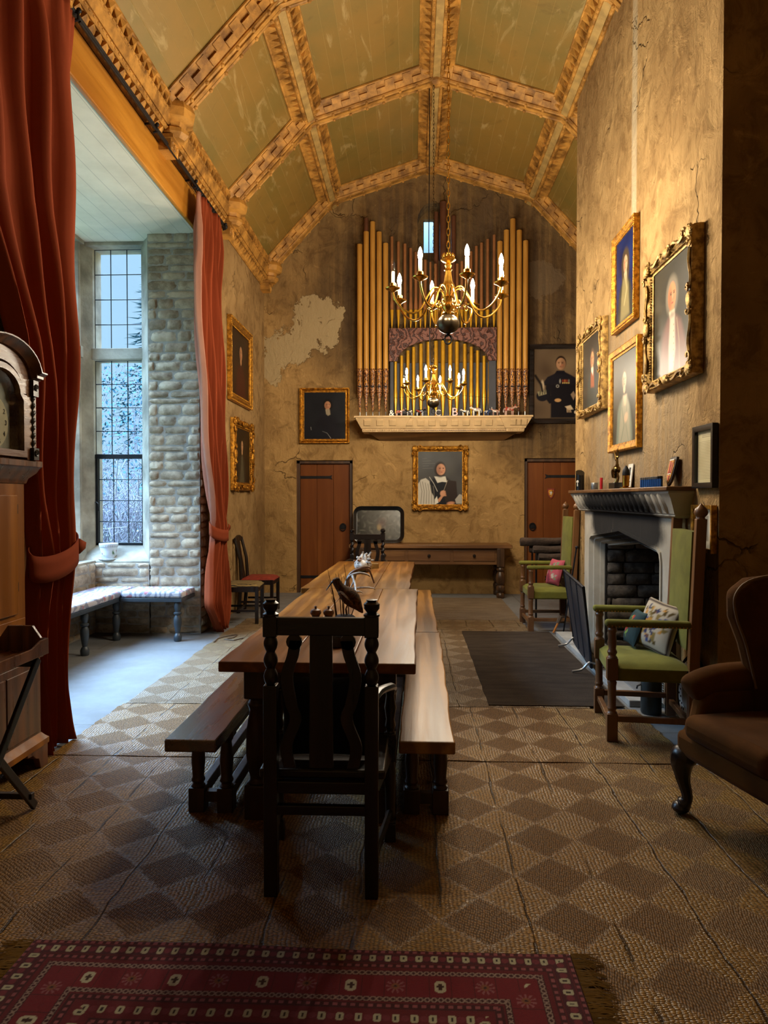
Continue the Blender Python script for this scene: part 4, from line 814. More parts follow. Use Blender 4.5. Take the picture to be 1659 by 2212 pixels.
onside('portrait',XL,1,[(507,904),(548,916),(507,1062),(548,1058)],.11,.06,'carved',p_gent('#1b130c','#241a10','#2a251a','#1c120c',None,.0,.68,.1,'#b48a62',ex_gown,.1,1.1),'lower carved gilt portrait of a robed figure on the left wall above the side chairs',gild='gilt')
onside('portrait',BX,-1,[(1320,502),(1369,485),(1322,720),(1369,690)],.06,.05,'bead',p_gent('#0b1230','#182552','#2c2b26','#3d3226','#9a8f74',.0,.66,.1,'#a88668',ex_shawl,.1,1.5),'gilt portrait with deep blue background, topmost of the left pair on the chimney breast')
onside('portrait',BX,-1,[(1386,575),(1490,495),(1394,848),(1492,805)],.085,.09,'carved',p_gent('#2b281f','#353025','#5a4238','#6f6657','#b5ac96',-.02,.68,.125,'#bd7d55',ex_red,.1,1.2),'largest carved gilt portrait on the chimney breast, a gentleman in a reddish coat',gild='giltdull',res=160)
onside('portrait',BX,-1,[(1243,725),(1295,692),(1250,905),(1297,880)],.085,.08,'carved',p_gent('#2a241c','#342c22','#2a302e','#5c4636','#cabfa6',-.02,.66,.11,'#c08a60',ex_orange,.1,1.15),'carved gilt portrait of a man in orange waistcoat at far end of chimney breast',gild='giltdull')
onside('portrait',BX,-1,[(1311,758),(1375,735),(1316,975),(1376,970)],.07,.05,'plain',p_gent('#35332c','#454138','#6c7468','#4a4236',None,-.02,.7,.09,'#c8a384',ex_lady,.1,1.2),'pale portrait of a lady in a plain gilt frame directly above the mantelpiece')
onside('framed_document',BX,-1,[(1496,925),(1540,912),(1496,1056),(1540,1053)],.035,.035,'thin',p_text,'black-framed page of old handwriting hanging right of the mantelpiece',gild='black',res=220)
onside('picture_frame',BX,-1,[(1492,1092),(1537,1090),(1494,1190),(1538,1195)],.025,.035,'thin',p_mount,'narrow gilt frame with white mount half hidden behind the near green chair',gild='gilt',res=60)
# ================================================================== FIREPLACE
fx=1.79
t=NT('smoked_surround'); v=t.obj(); x,y,z=t.sep(v)
a=t.math('POWER',t.math('DIVIDE',t.math('SUBTRACT',y,6.2),1.05),4.0); b=t.math('POWER',t.math('DIVIDE',t.math('SUBTRACT',z,1.33),.26),4.0); nn=t.noise(v,3,5,.6); so=t.ramp(t.math('ADD',t.math('ADD',a,b),t.math('MULTIPLY',t.math('SUBTRACT',nn,.5),1.2)),.4,1.2,1,0)
dr=t.noise(t.scale(v,(1,16,.7)),1.3,4,.6); run=t.math('MULTIPLY',t.ramp(dr,.6,.68),t.ramp(t.math('ABSOLUTE',t.math('SUBTRACT',y,6.2)),.2,.6,1,.1))
c=t.mix(t.ramp(nn,.35,.65),'#a29b8e','#b5aea0'); c=t.mix(t.math('MULTIPLY',so,.97),c,'#141418'); c=t.mix(t.math('MULTIPLY',t.math('MULTIPLY',run,so),.5),c,'#7f7566'); t.p('Specular IOR Level',.12); t.p('Base Color',c); t.p('Roughness',.85); t.bump(nn,.2,.02); M['surround']=t.m
fp=thing('fireplace','pale stone fireplace with smoke-blackened lintel in the chimney breast','fireplace',(fx,6.2,0)); O=Vector((fx,6.2,0))
class LM(MB):
    """world-space coordinates, stored relative to the fireplace"""
    def build(s,name,mat,parent=None,**k): 
        s.v=[tuple(Vector(p)-O) for p in s.v]; o=MB.build(s,name,mat,parent,**k); return o
yo0,yo1,zs_,za_=5.2,7.28,1.11,1.215
arc=[(yo1,.0),(yo1,zs_-.08),(yo1-.02,zs_-.02),(yo1-.08,zs_+.01),(6.24,za_),(yo0+.08,zs_+.01),(yo0+.02,zs_-.02),(yo0,zs_-.08),(yo0,0)]
YZ=Matrix(((0,0,1,0),(1,0,0,0),(0,1,0,0),(0,0,0,1)))
m=LM(); y0,y1,zt=4.98,7.5,1.52
m.prism([(y1,0),(y1,zt),(6.24,zt),*[p for p in arc[:5]][::-1]],fx,BX+.1,YZ); m.prism([(6.24,zt),(y0,zt),(y0,0),*arc[4:][::-1]],fx,BX+.1,YZ)
tm=M['surround']; o=m.build('surround',tm,fp,smooth=20); 
# the smoked stone reads world-space positions
for n_ in tm.node_tree.nodes:
    if n_.type=='TEX_COORD': tcn=n_
g=tm.node_tree.nodes.new('ShaderNodeNewGeometry')
for l in list(tm.node_tree.links):
    if l.from_node==tcn: s_=l.to_socket; tm.node_tree.links.remove(l); tm.node_tree.links.new(g.outputs['Position'],s_)
m=LM(); m.sweep(arc,[(-.02,fx+.005),(-.02,fx-.012),(.005,fx-.012),(.02,fx+.03),(.035,fx+.035),(.05,fx+.09),(.065,fx+.09),(.085,fx+.15),(.1,fx+.15),(.1,fx+.3)],YZ,flip=False); m.build('moulded_jamb',tm,fp,smooth=40)
m=LM(); stones(m,(1.93,7.16,0),(1,0,0),(0,0,1),(0,-1,0),.62,1.45,31,crs=(.09,.13),ln=(.2,.36),bul=.03); stones(m,(2.5,7.18,0),(0,-1,0),(0,0,1),(-1,0,0),2.0,1.45,32,crs=(.09,.13),ln=(.2,.4),bul=.03); m.k=1
m.box(1.92,2.6,7.161,7.3,0,1.6); m.box(2.501,2.6,5.0,7.3,0,1.6); m.box(1.92,2.6,5.1,5.25,0,1.6); m.box(1.92,2.6,5.1,7.3,1.45,1.6); m.box(1.9,2.6,5.1,7.3,.0,.05); m.build('fireback',[M['fireback'],M['sootmortar']],fp,smooth=50)
m=LM(); r=random.Random(5)
m.grid(lambda a,b:(1.95+.5*a,5.6+1.3*b,.05+.10*math.sin(PI*a)*math.sin(PI*b)*(1+.3*math.sin(9*a+13*b))),14,20); m.build('ash_bed',basic('pale_ash','#9a9895',.95,0,.3,14,.8,40),fp)
m=LM(); m.box(1.545,1.9,5.12,7.74,0.0,.05); m.k=1; m.box(1.66,1.9,5.3,7.5,.045,.056); m.build('hearth_slab',[M['palestone'],M['flag']],fp,smooth=0,bevel=.008)
m=LM(); mx0,my0,my1=1.68,4.76,7.68; zm=1.545
path=[(BX+.02,my1),(mx0,my1),(mx0,my0),(BX+.02,my0)]
m.box(mx0-.02,BX+.02,my0-.02,my1+.02,zm,zm+.03); ms=m.build('mantel_shelf',M['console'],fp,bevel=.006)
m=LM(); ins=.1; bp=[(BX+.05,my1-ins),(mx0+ins,my1-ins),(mx0+ins,my0+ins),(BX+.05,my0+ins)]
m.sweep(bp,[(0,1.36),(.018,1.365),(.03,1.375),(.03,1.385),(.036,1.39),(.05,1.43),(.075,1.49),(.092,1.52),(.1,1.53),(.1,zm),(-.05,zm)],flip=True); m.build('carved_frieze',tm,fp,smooth=30)
for k in range(21):
    m=LM(); y=my0+.13+(my1-my0-.26)*(k+.5)/21; m.tube([(mx0+.066,y-.01,1.395),(mx0+.05,y-.015,1.43),(mx0+.028,y-.006,1.49),(mx0+.012,y+.02,1.525)],[.012,.026,.03,.02],8); m.build('gadroon',tm,fp)
m=LM(); m.box(fx-.035,fx+.02,5.0,5.19,.05,.27); m.box(fx-.035,fx+.02,7.3,7.49,.05,.27)
for k in range(9): m.k=1; m.box(fx-.04,fx-.034,5.03,5.16,.09+.017*k,.098+.017*k)
m.build('plinth_block',[M['palestone'],M['shadowwood']],fp,smooth=0,bevel=.006)
# things on the mantel
ZM=zm+.0305; MXp=1.765
def mpos(px,py=1045,X=MXp): p=at(px,py,X=X); return (X,p.y,ZM)
t=thing('spill_vase','tall black slant-topped vase with a white motif at the far end of the mantel','vase',mpos(1253)); m=MB(); m.tube([(0,0,0),(0,0,.16),(0,.0,.19)],[.045,.045,.04],16); 
m=MB(); n=16; vs=[(.045*math.cos(2*PI*k/n),.045*math.sin(2*PI*k/n),z+(.03*math.sin(2*PI*k/n) if z>0 else 0)) for z in (0,.19) for k in range(n)]; m.add(vs,[(k,(k+1)%n,n+(k+1)%n,n+k) for k in range(n)]+[tuple(range(n-1,-1,-1)),tuple(range(n,2*n))]); m.build('body',M['black'],t)
m=MB(); m.prism([(-.006,-.045),(.006,-.045),(.004,-.005),(.016,-.005),(.012,.012),(0,.02),(-.012,.012),(-.016,-.005),(-.004,-.005)],.0,.002,Matrix.Translation((-.034,-.034,.09))@Matrix.Rotation(-PI/4,4,'Z')@Matrix.Rotation(PI/2,4,'X')); m.build('motif',M['white'],t,smooth=0)
def cyl(name,px,r,h,mat,label,cat='jar',X=MXp,extra=None):
    m=MB(); m.lathe([(r*.95,0),(r,.004),(r,h-.004),(r*.93,h)],n=14); o=m.build(name,mat); o.location=mpos(px,X=X); return tag(o,label,cat)
cyl('candle_tin',1284,.036,.07,M['steel'],'short pewter pot left of the red lighter on the mantel'); cyl('glass_tumbler',1296,.032,.075,M['clear'],'clear glass tumbler behind the red lighter on the mantel','glass',1.80); 
cyl('cigarette_lighter',1299,.014,.11,M['red'],'slim red lighter standing on the mantel','lighter',1.75); cyl('shot_glass',1306,.02,.06,M['clear'],'little clear glass right of the red lighter','glass',1.76)
t=thing('hare_figurine','bronze leaping hare with long raised ears on a black block','figurine',mpos(1331)); m=MB(); m.box(-.04,.04,-.09,.09,0,.055); m.build('plinth',M['black'],t,bevel=.003)
m=MB(); m.tube(spline([(0,.05,.1),(0,.03,.15),(0,-.01,.17),(0,-.035,.155)],5),[.022+.016*math.sin(PI*k/15) for k in range(16)],10); m.tube(spline([(0,-.025,.17),(0,-.03,.22),(0,-.02,.26)],5),[.016]*5+[.012]*6,8); m.sphere((0,-.03,.275),(.014,.024,.016),8,6); m.build('body',M['bronze'],t)
for pts in ([(0,-.02,.285),(0,-.05,.33),(0,-.045,.36)],[(0,-.03,.28),(0,-.04,.31),(0,-.065,.35)],): pass
for nm,pts in (('ear',[(0,-.02,.27),(0,-.035,.31),(0,-.04,.35)]),('ear',[(0,.0,.25),(0,.03,.29),(0,.07,.34)]),('leg',[(0,.045,.11),(.01,.03,.085),(0,.03,.055)]),('leg',[(0,-.02,.15),(.01,-.035,.1),(0,-.03,.055)])):
    m=MB(); m.tube(spline(pts,4),[.011,.011,.011,.01,.01,.009,.008,.006,.003] if nm=='ear' else .009,7); m.build(nm,M['bronze'],t)
t=thing('table_lighter','brass shell-shaped table lighter with dark pointed cap beside the hare','lighter',mpos(1352,X=1.72)); m=MB(); m.lathe([(.05,0),(.05,.008),(.02,.014),(.028,.02),(.028,.1),(.03,.105)],n=14); m.build('body',M['brass'],t); m=MB(); m.lathe([(.031,.105),(.031,.12),(.026,.15),(.012,.175),(.001,.185)],n=14); m.build('cap',M['iron'],t)
m=MB(); m.cbox((0,0,.105),(.008,.13,.21),(0,0,0)); m.k=1; m.cbox((-.0045,.0,.13),(.001,.05,.1)); m.cbox((-.0045,.0,.06),(.001,.08,.01)); o=m.build('greeting_card',[M['white'],M['grey']],smooth=0); o.location=mpos(1357,X=1.815); o.rotation_euler=(0,.12,.0); tag(o,'white card leaning on the wall behind the brass lighter','card')
for k in range(11):
    m=MB(); m.lathe([(.0115,.0),(.0115,.06)],n=10); m.k=1; m.lathe([(.0125,.06),(.0125,.075),(.009,.078)],n=10); o=m.build('cartridge',[M['blue'],M['black'] if k>8 else M['steel']]); p=at(1386+4.2*k,1045,X=1.75); o.location=(1.75,p.y,ZM); tag(o,'blue tube in the row standing on the mantel shelf','cartridge','blue cartridges on the mantel')
t=thing('shield_plaque','dark shield plaque with red and gold arms leaning on the wall over the mantel','plaque',mpos(1447,X=1.80),-PI/2); t.rotation_euler=(-.2,0,-PI/2-.1)
S=[(-.085,.21),(-.085,.1),(-.06,.035),(0,-.0),(.06,.035),(.085,.1),(.085,.21),(0,.215)]; RX2=Matrix.Rotation(PI/2,4,'X'); m=MB(); m.prism(S,0,.018,RX2); m.build('board',M['darkoak'],t,bevel=.003)
m=MB(); m.prism([(a*.8,.022+b*.8) for a,b in S],.0185,.022,RX2); m.build('field',M['gilt'],t); m=MB(); m.prism([(-.045,.18),(-.045,.09),(-.01,.09),(-.01,.18)],.0225,.024,RX2); m.prism([(.012,.17),(.012,.08),(.04,.1),(.045,.17)],.0225,.024,RX2); m.prism([(-.025,.075),(0,.035),(.025,.075)],.0225,.024,RX2); m.k=1; m.prism([(-.06,.185),(.06,.185),(.06,.193),(-.06,.193)],.0225,.025,RX2); m.prism([(-.05,.085),(.05,.085),(.05,.091),(-.05,.091)],.0225,.025,RX2); m.build('arms',[M['red'],M['white']],t,smooth=0)
m=MB(); m.tube([(0,0,.0),(0,0,.5)],.006,6); m.sphere((0,0,.5),.016,8,6); m.cbox((0,0,.2),(.008,.03,.34)); p=at(1434,1095,X=BX-.03); o=m.build('bell_pull',M['iron']); o.location=(BX-.03,p.y,p.z-.5); tag(o,'black iron bell pull hanging under the near end of the mantel','bell pull')
# fire screen, bucket, disc, tools, logs
t=thing('fire_screen','black ribbed iron fire screen standing slantwise on the hearth edge','fire screen',(1.53,6.55,.052)); O2=Vector((1.53,6.55,.052))
B0,B1,T0,T1=Vector((1.50,6.02,.07)),Vector((1.60,7.1,.07)),Vector((1.42,5.98,.75)),Vector((1.50,7.12,.78)); pt=lambda a,b:(B0*(1-a)+B1*a)*(1-b)+(T0*(1-a)+T1*a)*b-O2
m=MB(); nrm=(B1-B0).cross(T0-B0).normalized()*.012; q=[pt(0,0),pt(1,0),pt(1,1),pt(0,1)]; m.add([*q,*[x+nrm for x in q]],[(0,1,2,3),(7,6,5,4),(0,4,5,1),(1,5,6,2),(2,6,7,3),(3,7,4,0)]); sb=m.build('panel',M['soot'],t,smooth=0)
m=MB(); m.tube([pt(0,0),pt(1,0),pt(1,1),pt(0,1)],.013,6,True)
for a in (.33,.66): m.tube([pt(a,0),pt(a,1)],.011,6)
m.build('frame',M['soot'],t); m=MB()
for k in range(42): b=.03+.94*k/41; m.tube([pt(.02,b),pt(.98,b)],.0045,4)
m.build('louvres',M['soot'],sb)
for a in (.0,.97):
    c=pt(a,.02); m=MB(); z0=-O2.z+.052; m.tube(spline([c+Vector((-.16,0,-.018-c.z+z0)),c+Vector((-.08,.0,.0-c.z+z0)),c+Vector((-.03,0,.05-c.z+z0)),c+Vector((.0,0,.06-c.z+z0)),c+Vector((.07,0,.04-c.z+z0)),c+Vector((.1,0,.03-c.z+z0))],4),.011,6); m.build('foot',M['steel'],t)
t=thing('hearth_brush','short hearth brush with an orange handle behind the fire screen','brush',(1.6,7.86,.0)); m=MB(); m.tube([(-.06,0,.012),(-.01,0,.12)],.012,8); m.build('handle',basic('orange_wood','#b8702a',.5),t); m=MB(); m.tube([(-.01,0,.12),(.02,.0,.2)],[.02,.03],8); m.build('bristles',M['cord'],t)
t=thing('ash_can','small grey metal can with a lid on the stone by the near green chair','can',(1.655,4.99,0)); m=MB(); m.lathe([(.066,0),(.07,.01),(.07,.25),(.066,.26)],n=20); m.build('body',M['galv'],t); m=MB(); m.lathe([(.074,.25),(.074,.262),(.05,.275),(.001,.278)],n=20); m.build('lid',M['galv'],t); m=MB(); m.tube([(-.07,0,.2),(-.095,0,.19),(-.1,0,.17)],.006,5); m.build('handle',M['iron'],t)
t=thing('pierced_trivet','round dark disc with a pierced pale rim leaning by the chimney corner','trivet',(1.785,4.66,.0)); t.rotation_euler=(0,.06,0); m=MB(); m.lathe([(.001,0),(.235,0),(.24,.008),(.235,.016),(.001,.016)],(0,0,.24),28,'X'); m.build('disc',M['black'],t)
m=MB(); m.lathe([(.15,-.001),(.15,-.004),(.205,-.004),(.205,-.001)],(0,0,.24),28,'X'); rm=m.build('rim',M['white'],t); m=MB()
for k in range(44): a=2*PI*k/44; rr_=.165 if k%2 else .19; m.lathe([(.008,-.0055),(.008,-.004)],(0,rr_*math.cos(a),.24+rr_*math.sin(a)),6,'X')
m.build('piercings',M['black'],rm,smooth=0)
m=MB(); m.tube([(1.66,7.9,.02),(1.755,7.72,.95)],.009,6); m.sphere((1.757,7.716,.965),.018,8,6); o=m.build('poker',M['soot']); tag(o,'black poker leaning against the fireplace beside the far green chair','poker')
t=thing('log_rack','low iron rack holding split logs behind the far green chair','rack',(1.66,8.75,0)); 
for sx_ in (-.16,.2):
    m=MB(); m.tube([(sx_,-.02,0),(sx_,-.02,.82)],.012,6); m.tube([(sx_,.28,0),(sx_,.28,.82)],.012,6); m.tube([(sx_,-.04,.698),(sx_,.3,.698)],.012,6); m.build('upright',M['iron'],t)
for k,(x,y,z,l,r_,tl) in enumerate(((.02,.05,.765,.28,.045,0),(.02,.15,.765,.28,.046,.0),(.02,.245,.762,.28,.042,0),(.02,.098,.855,.40,.046,.0),(.0,.2,.857,.42,.048,-.0),(-.03,.15,.952,.6,.05,.0))):
    rg=random.Random(k); m=MB(); m.lathe([(r_*.9,-l/2),(r_,-l/2+.02),(r_*1.05,0),(r_,l/2-.02),(r_*.9,l/2)],n=12,axis='X',tw=lambda a,z_,i:1+.16*math.sin(3*a+z_*17)+.1*math.sin(5*a+z_*9)); o=m.build('log',M['bark'],smooth=50); o.location=(1.66+x,8.75+y,z); o.rotation_euler=(0,tl,0); tag(o,['near bottom log','middle bottom log','back bottom log','front log of the second layer','rear log of the second layer','long ragged top log'][k]+' on the iron rack behind the far green chair','log','split logs on the rack')
# ================================================================== SEATING
def pillow(w,h,t,paint=None,n=26,mb=None):
    """a stuffed cushion standing in local XZ, facing -Y"""
    mb=mb or MB(); cols=[]
    for s in (-1,1):
        vs=[]
        for j in range(n):
            for i in range(n):
                u,v=i/(n-1)*2-1,j/(n-1)*2-1; e=max(0,(1-abs(u)**2.6))**.55*max(0,(1-abs(v)**2.6))**.55; k=1-.06*(1-abs(v))*abs(u)**2; l=1-.06*(1-abs(u))*abs(v)**2
                vs.append((u*w/2*k,s*t/2*e,v*h/2*l)); cols.append((u*.5+.5,v*.5+.5,s))
        mb.add(vs,[(j*n+i,j*n+i+1,(j+1)*n+i+1,(j+1)*n+i) if s<0 else (j*n+i,(j+1)*n+i,(j+1)*n+i+1,j*n+i+1) for j in range(n-1) for i in range(n-1)])
    if paint is not None: mb.col=np.array([paint(*c) for c in cols],dtype=np.float32)
    return mb
def blobpaint(bg,blobs,border=None,back='#2a2622',bw=.07):
    L=[(x,y,r,np.array(lin(c))) for x,y,r,c in blobs]; B=np.array(lin(bg)); K=np.array(lin(back)); E=np.array(lin(border)) if border else None
    def f(u,v,s):
        if s>0: return K
        c=B; d=min(u,v,1-u,1-v)
        if E is not None and bw*.55<d<bw: return E
        for x,y,r,k in L:
            q=math.hypot(u-x,v-y)+.02*math.sin(31*u+17*v)+.015*math.sin(53*v-23*u)
            if q<r: c=k
        return c
    return f
def garden(seed,cols,n,rmin,rmax,xr=(.15,.85),yr=(.15,.85)):
    r=random.Random(seed); return [(r.uniform(*xr),r.uniform(*yr),r.uniform(rmin,rmax),r.choice(cols)) for _ in range(n)]
def throne(loc,rz,label):
    t=thing('throne_chair',label,'chair',loc,rz,'green velvet high-backed chairs'); w=M['chairwood']; X,Yf,Yb=.295,-.235,.235
    for s in (-1,1):
        m=MB(); x=s*X; m.box(x-.032,x+.032,Yf-.032,Yf+.032,0,.17); m.lathe([(.034,.17),(.022,.185),(.03,.2),(.024,.215),(.025,.34),(.029,.36),(.022,.375)],(x,Yf,0),14); m.box(x-.032,x+.032,Yf-.032,Yf+.032,.375,.51); m.lathe([(.034,.51),(.022,.525),(.031,.545),(.022,.565),(.027,.6),(.022,.66),(.03,.68),(.024,.695),(.03,.7)],(x,Yf,0),14); m.build('front_leg',w,t,smooth=40,bevel=.006)
        m=MB(); m.box(x-.03,x+.03,Yb-.03,Yb+.03,0,.5); vs=[(x+a*.03,Yb+b*.03,.5) for a,b in ((-1,-1),(1,-1),(1,1),(-1,1))]+[(x+a*.028,Yb+.035+b*.03,1.36) for a,b in ((-1,-1),(1,-1),(1,1),(-1,1))]; m.add(vs,[(0,1,5,4),(1,2,6,5),(2,3,7,6),(3,0,4,7),(4,5,6,7)]); post=m.build('back_post',w,t,smooth=0,bevel=.004)
        m=MB(); m.lathe([(.024,1.36),(.022,1.37),(.036,1.385),(.04,1.4),(.034,1.42),(.016,1.437),(.006,1.447),(.001,1.455)],(x,Yb+.035,0),14); m.build('finial',w,post)
        m=MB(); m.cbox((x,-.03,.722),(.062,.5,.045)); a=m.build('arm_pad',M['velvet'],t,bevel=.02,seg=3); m=MB()
        for k in range(24):
            for e in (-1,1): m.sphere((x+e*.0325,-.26+.0205*k,.707),(.003,.005,.005),6,4)
        m.build('brass_nails',M['brass'],a); 
        m=MB(); m.box(x-.018,x+.018,Yf+.03,Yb-.03,.12,.155); m.build('side_stretcher',w,t,smooth=0,bevel=.004)
    m=MB(); m.box(-X+.03,X-.03,Yf-.016,Yf+.016,.075,.11) if 0 else m.box(-X+.03,X-.03,-.016+Yf,.016+Yf,.085,.12); m.build('front_stretcher',w,t,smooth=0,bevel=.004)
    m=MB(); m.box(-X+.03,X-.03,Yb-.016,Yb+.016,.085,.12); m.build('back_stretcher',w,t,smooth=0,bevel=.004)
    m=MB(); m.grid(lambda u,v:((u-.5)*2*(X+.005),Yf-.005+(Yb-Yf)*v,.445+.05*min(1,4*u,4*(1-u),5*v,5*(1-v))**.5),18,14); m.box(-X-.005,X+.005,Yf-.005,Yb-.03,.365,.452); m.build('seat',M['velvet'],t,bevel=.018,seg=3)
    m=MB(); c=[(-.245,Yb-.03,.5),(.245,Yb-.03,.5)]; vs=[]
    def bk(u,v): z=.56+.72*v; return ((u-.5)*.50,Yb-.0+.035*(z-.5)/.86-.035-.022*(1-abs(2*u-1)**3)*(1-abs(2*v-1)**6),z)
    m.grid(bk,16,20); m.grid(lambda u,v:((u-.5)*.50,Yb+.035*(.06+.72*v)/.86+.02,.56+.72*v),2,2)
    for u in (0,1): m.add([bk(u,0),bk(u,1),(bk(u,1)[0],bk(u,1)[1]+.055,bk(u,1)[2]),(bk(u,0)[0],bk(u,0)[1]+.055,bk(u,0)[2])],[(0,1,2,3)])
    m.add([bk(0,1),bk(1,1),(.25,bk(1,1)[1]+.055,1.28),(-.25,bk(1,1)[1]+.055,1.28)],[(0,1,2,3)]); m.build('back_pad',M['velvet'],t,smooth=60)
    return t
g1=throne((1.485,4.64,.013),math.radians(-97.2),'green velvet high-backed chair nearest the viewer right of the hearth'); 
g2=dup(g1,(1.545,8.265,0),math.radians(-90),'green velvet high-backed chair at the far side of the fireplace')
def put(root,p):  # local point on a chair -> world
    return Matrix.Translation(root.location)@Matrix.Rotation(root.rotation_euler.z,4,'Z')@Vector(p)
def cushion(name,size,paint,root,p,rz,tilt,label,mat='vc'):
    o=pillow(*size,paint).build(name,M[mat],smooth=70); o.location=put(root,p); o.rotation_euler=(tilt,rz[1] if hasattr(rz,'__len__') else 0,root.rotation_euler.z+(rz[0] if hasattr(rz,'__len__') else rz)); return tag(o,label,'cushion')
bl=garden(5,['#3c4a78','#b9863a','#54431f','#6f4a3a','#2d3458','#7d6a3a'],70,.025,.06)
cushion('cushion',(.33,.33,.12),blobpaint('#b5a893',bl,'#3a2a2a'),g1,(-.02,.10,.652),(.5,.12),-.30,'pale floral tapestry cushion on the near green chair')
cushion('cushion',(.24,.24,.09),blobpaint('#26393c',garden(8,['#6f8a3a','#9a2f26','#a8812f','#4f6a35'],14,.03,.07,(.35,.65),(.2,.8)),'#33484a'),g1,(-.17,-.02,.618),(.1,0),-.38,'small dark green cushion with red flower in front of the tapestry cushion')
cushion('cushion',(.28,.30,.11),blobpaint('#a34a55',garden(3,['#8c8a80','#6d7a60','#a8a090','#7a3040'],22,.05,.1),None,'#6a2a34'),g2,(.02,.09,.643),(.35,0),-.28,'pink and grey floral cushion on the far green chair')
# ---------------------------------------------------------------- wing armchair
wg=thing('wing_armchair','large dark brown velvet wing armchair on cabriole legs at the right edge','armchair',(1.667,3.115,.014),math.radians(-76.6)); V=M['brownvelvet']
def cab(x,y,sx_,sy):
    m=MB(); m.tube(spline([(x,y,.30),(x+sx_*.025,y+sy*.025,.25),(x+sx_*.02,y+sy*.02,.17),(x+sx_*.0,y+sy*.0,.09),(x+sx_*.012,y+sy*.012,.055),(x+sx_*.03,y+sy*.03,.043)],4),[.05,.056,.06,.06,.055,.05,.044,.038,.034,.03,.028,.026,.025,.025,.026,.03,.034,.036,.036,.034,.03],10); m.sphere((x+sx_*.028,y+sy*.028,.032),(.042,.042,.03),10,6); m.build('leg',M['darkoak'],wg)
for sx_ in (-1,1): cab(sx_*.32,-.32,sx_*.7,-.7)
for sx_ in (-1,1):
    m=MB(); m.tube([(sx_*.28,.3,.3),(sx_*.28,.36,.0)],[.032,.024],8); m.build('rear_leg',M['darkoak'],wg)
m=MB(); m.box(-.36,.36,-.36,.36,.28,.40); m.build('seat_rail',V,wg,bevel=.03,seg=3)
m=MB(); m.box(-.27,.27,-.39,.22,.385,.50); m.build('seat_cushion',V,wg,bevel=.045,seg=4)
m=MB(); m.prism([(-.27,.36),(.27,.36),(.29,1.06),(.2,1.12),(0,1.15),(-.2,1.12),(-.29,1.06)],-.36,-.22,Matrix.Rotation(PI/2,4,'X')); m.build('back',V,wg,bevel=.05,seg=4)
for s in (-1,1):
    m=MB(); YZs=Matrix(((0,0,1,0),(1,0,0,0),(0,1,0,0),(0,0,0,1))); m.prism([(.33,.45),(.33,1.1),(.2,1.13),(-.04,1.11),(-.13,1.05),(-.125,.93),(-.07,.8),(-.02,.62),(.0,.45)],s*.29-.05,s*.29+.05,YZs); wgp=m.build('wing',V,wg,bevel=.035,seg=3)
    m=MB(); m.tube([(s*.29-s*.04,a-.006,b) for a,b in spline2([(.05,.6),(.05,.7),(.03,.82),(-.035,.95),(-.045,1.05),(.02,1.105),(.2,1.125),(.3,1.1)])],.006,6) if False else m.tube([tuple(q) for q in spline([(s*.245,-.02,.6),(s*.245,-.045,.7),(s*.245,-.08,.82),(s*.245,-.128,.94),(s*.245,-.132,1.04),(s*.245,-.04,1.108),(s*.245,.2,1.13),(s*.245,.3,1.1)],5)],.0065,6); m.build('piping',M['piping'],wgp)
    m=MB(); m.prism([(.33,.3),(.33,.6),(.0,.61),(-.22,.6),(-.28,.53),(-.3,.44),(-.35,.36),(-.36,.3)],s*.32-.045,s*.32+.045,YZs); ap=m.build('arm_panel',V,wg,bevel=.03,seg=3)
    m=MB(); m.tube(spline([(s*.33,.3,.62),(s*.33,.1,.63),(s*.34,-.12,.625),(s*.355,-.25,.59),(s*.36,-.29,.57)],4),[.075]*12+[.072,.07,.066,.06,.05],14); m.build('arm_roll',V,ap)
# ---------------------------------------------------------------- refectory tables and benches
def table(loc,rz,L,label):
    W=.87; t=thing('refectory_table',label,'table',(loc[0],loc[1],.013),rz,'oak refectory tables set end to end'); H=.76; r=random.Random(int(L*100))
    for k,(a,b) in enumerate(((-W/2,-.13),(-.128,.155),(.157,W/2))):
        m=MB(); N=14; e=[(a+(r.uniform(-.006,.006) if a<-.4 else 0),L*i/N) for i in range(N+1)]+[(b+(r.uniform(-.006,.006) if b>.4 else 0),L*(1-i/N)) for i in range(N+1)]; m.prism(e,H-.048,H); o=m.build('top_board',M['table'],t,smooth=0,bevel=.006)
    for x in (-.30,.30):
        for y in (.16,L-.16): m=MB(); m.box(x-.05,x+.05,y-.05,y+.05,0,.16); m.lathe([(.045,.16),(.03,.18),(.042,.22),(.052,.3),(.05,.4),(.034,.5),(.045,.53),(.03,.55),(.045,.56)],(x,y,0),14); m.box(x-.05,x+.05,y-.05,y+.05,.56,H-.048); m.build('leg',M['tableunder'],t,bevel=.006)
        m=MB(); m.box(x-.018,x+.018,.21,L-.21,.6,H-.05); m.build('apron',M['tableunder'],t,smooth=0); m=MB(); m.box(x-.03,x+.03,.21,L-.21,.05,.11); m.build('stretcher',M['tableunder'],t,smooth=0,bevel=.006)
    for y in (.16,L-.16): m=MB(); m.box(-.25,.25,y-.018,y+.018,.6,H-.05); m.build('end_apron',M['tableunder'],t,smooth=0)
    return t
tb1=table((-.430,3.10,0),-.012,2.55,'long oak refectory table nearest the viewer with the bird on it')
tb2=table((-.470,5.665,0),-.022,2.42,'second oak refectory table standing end on beyond the first')
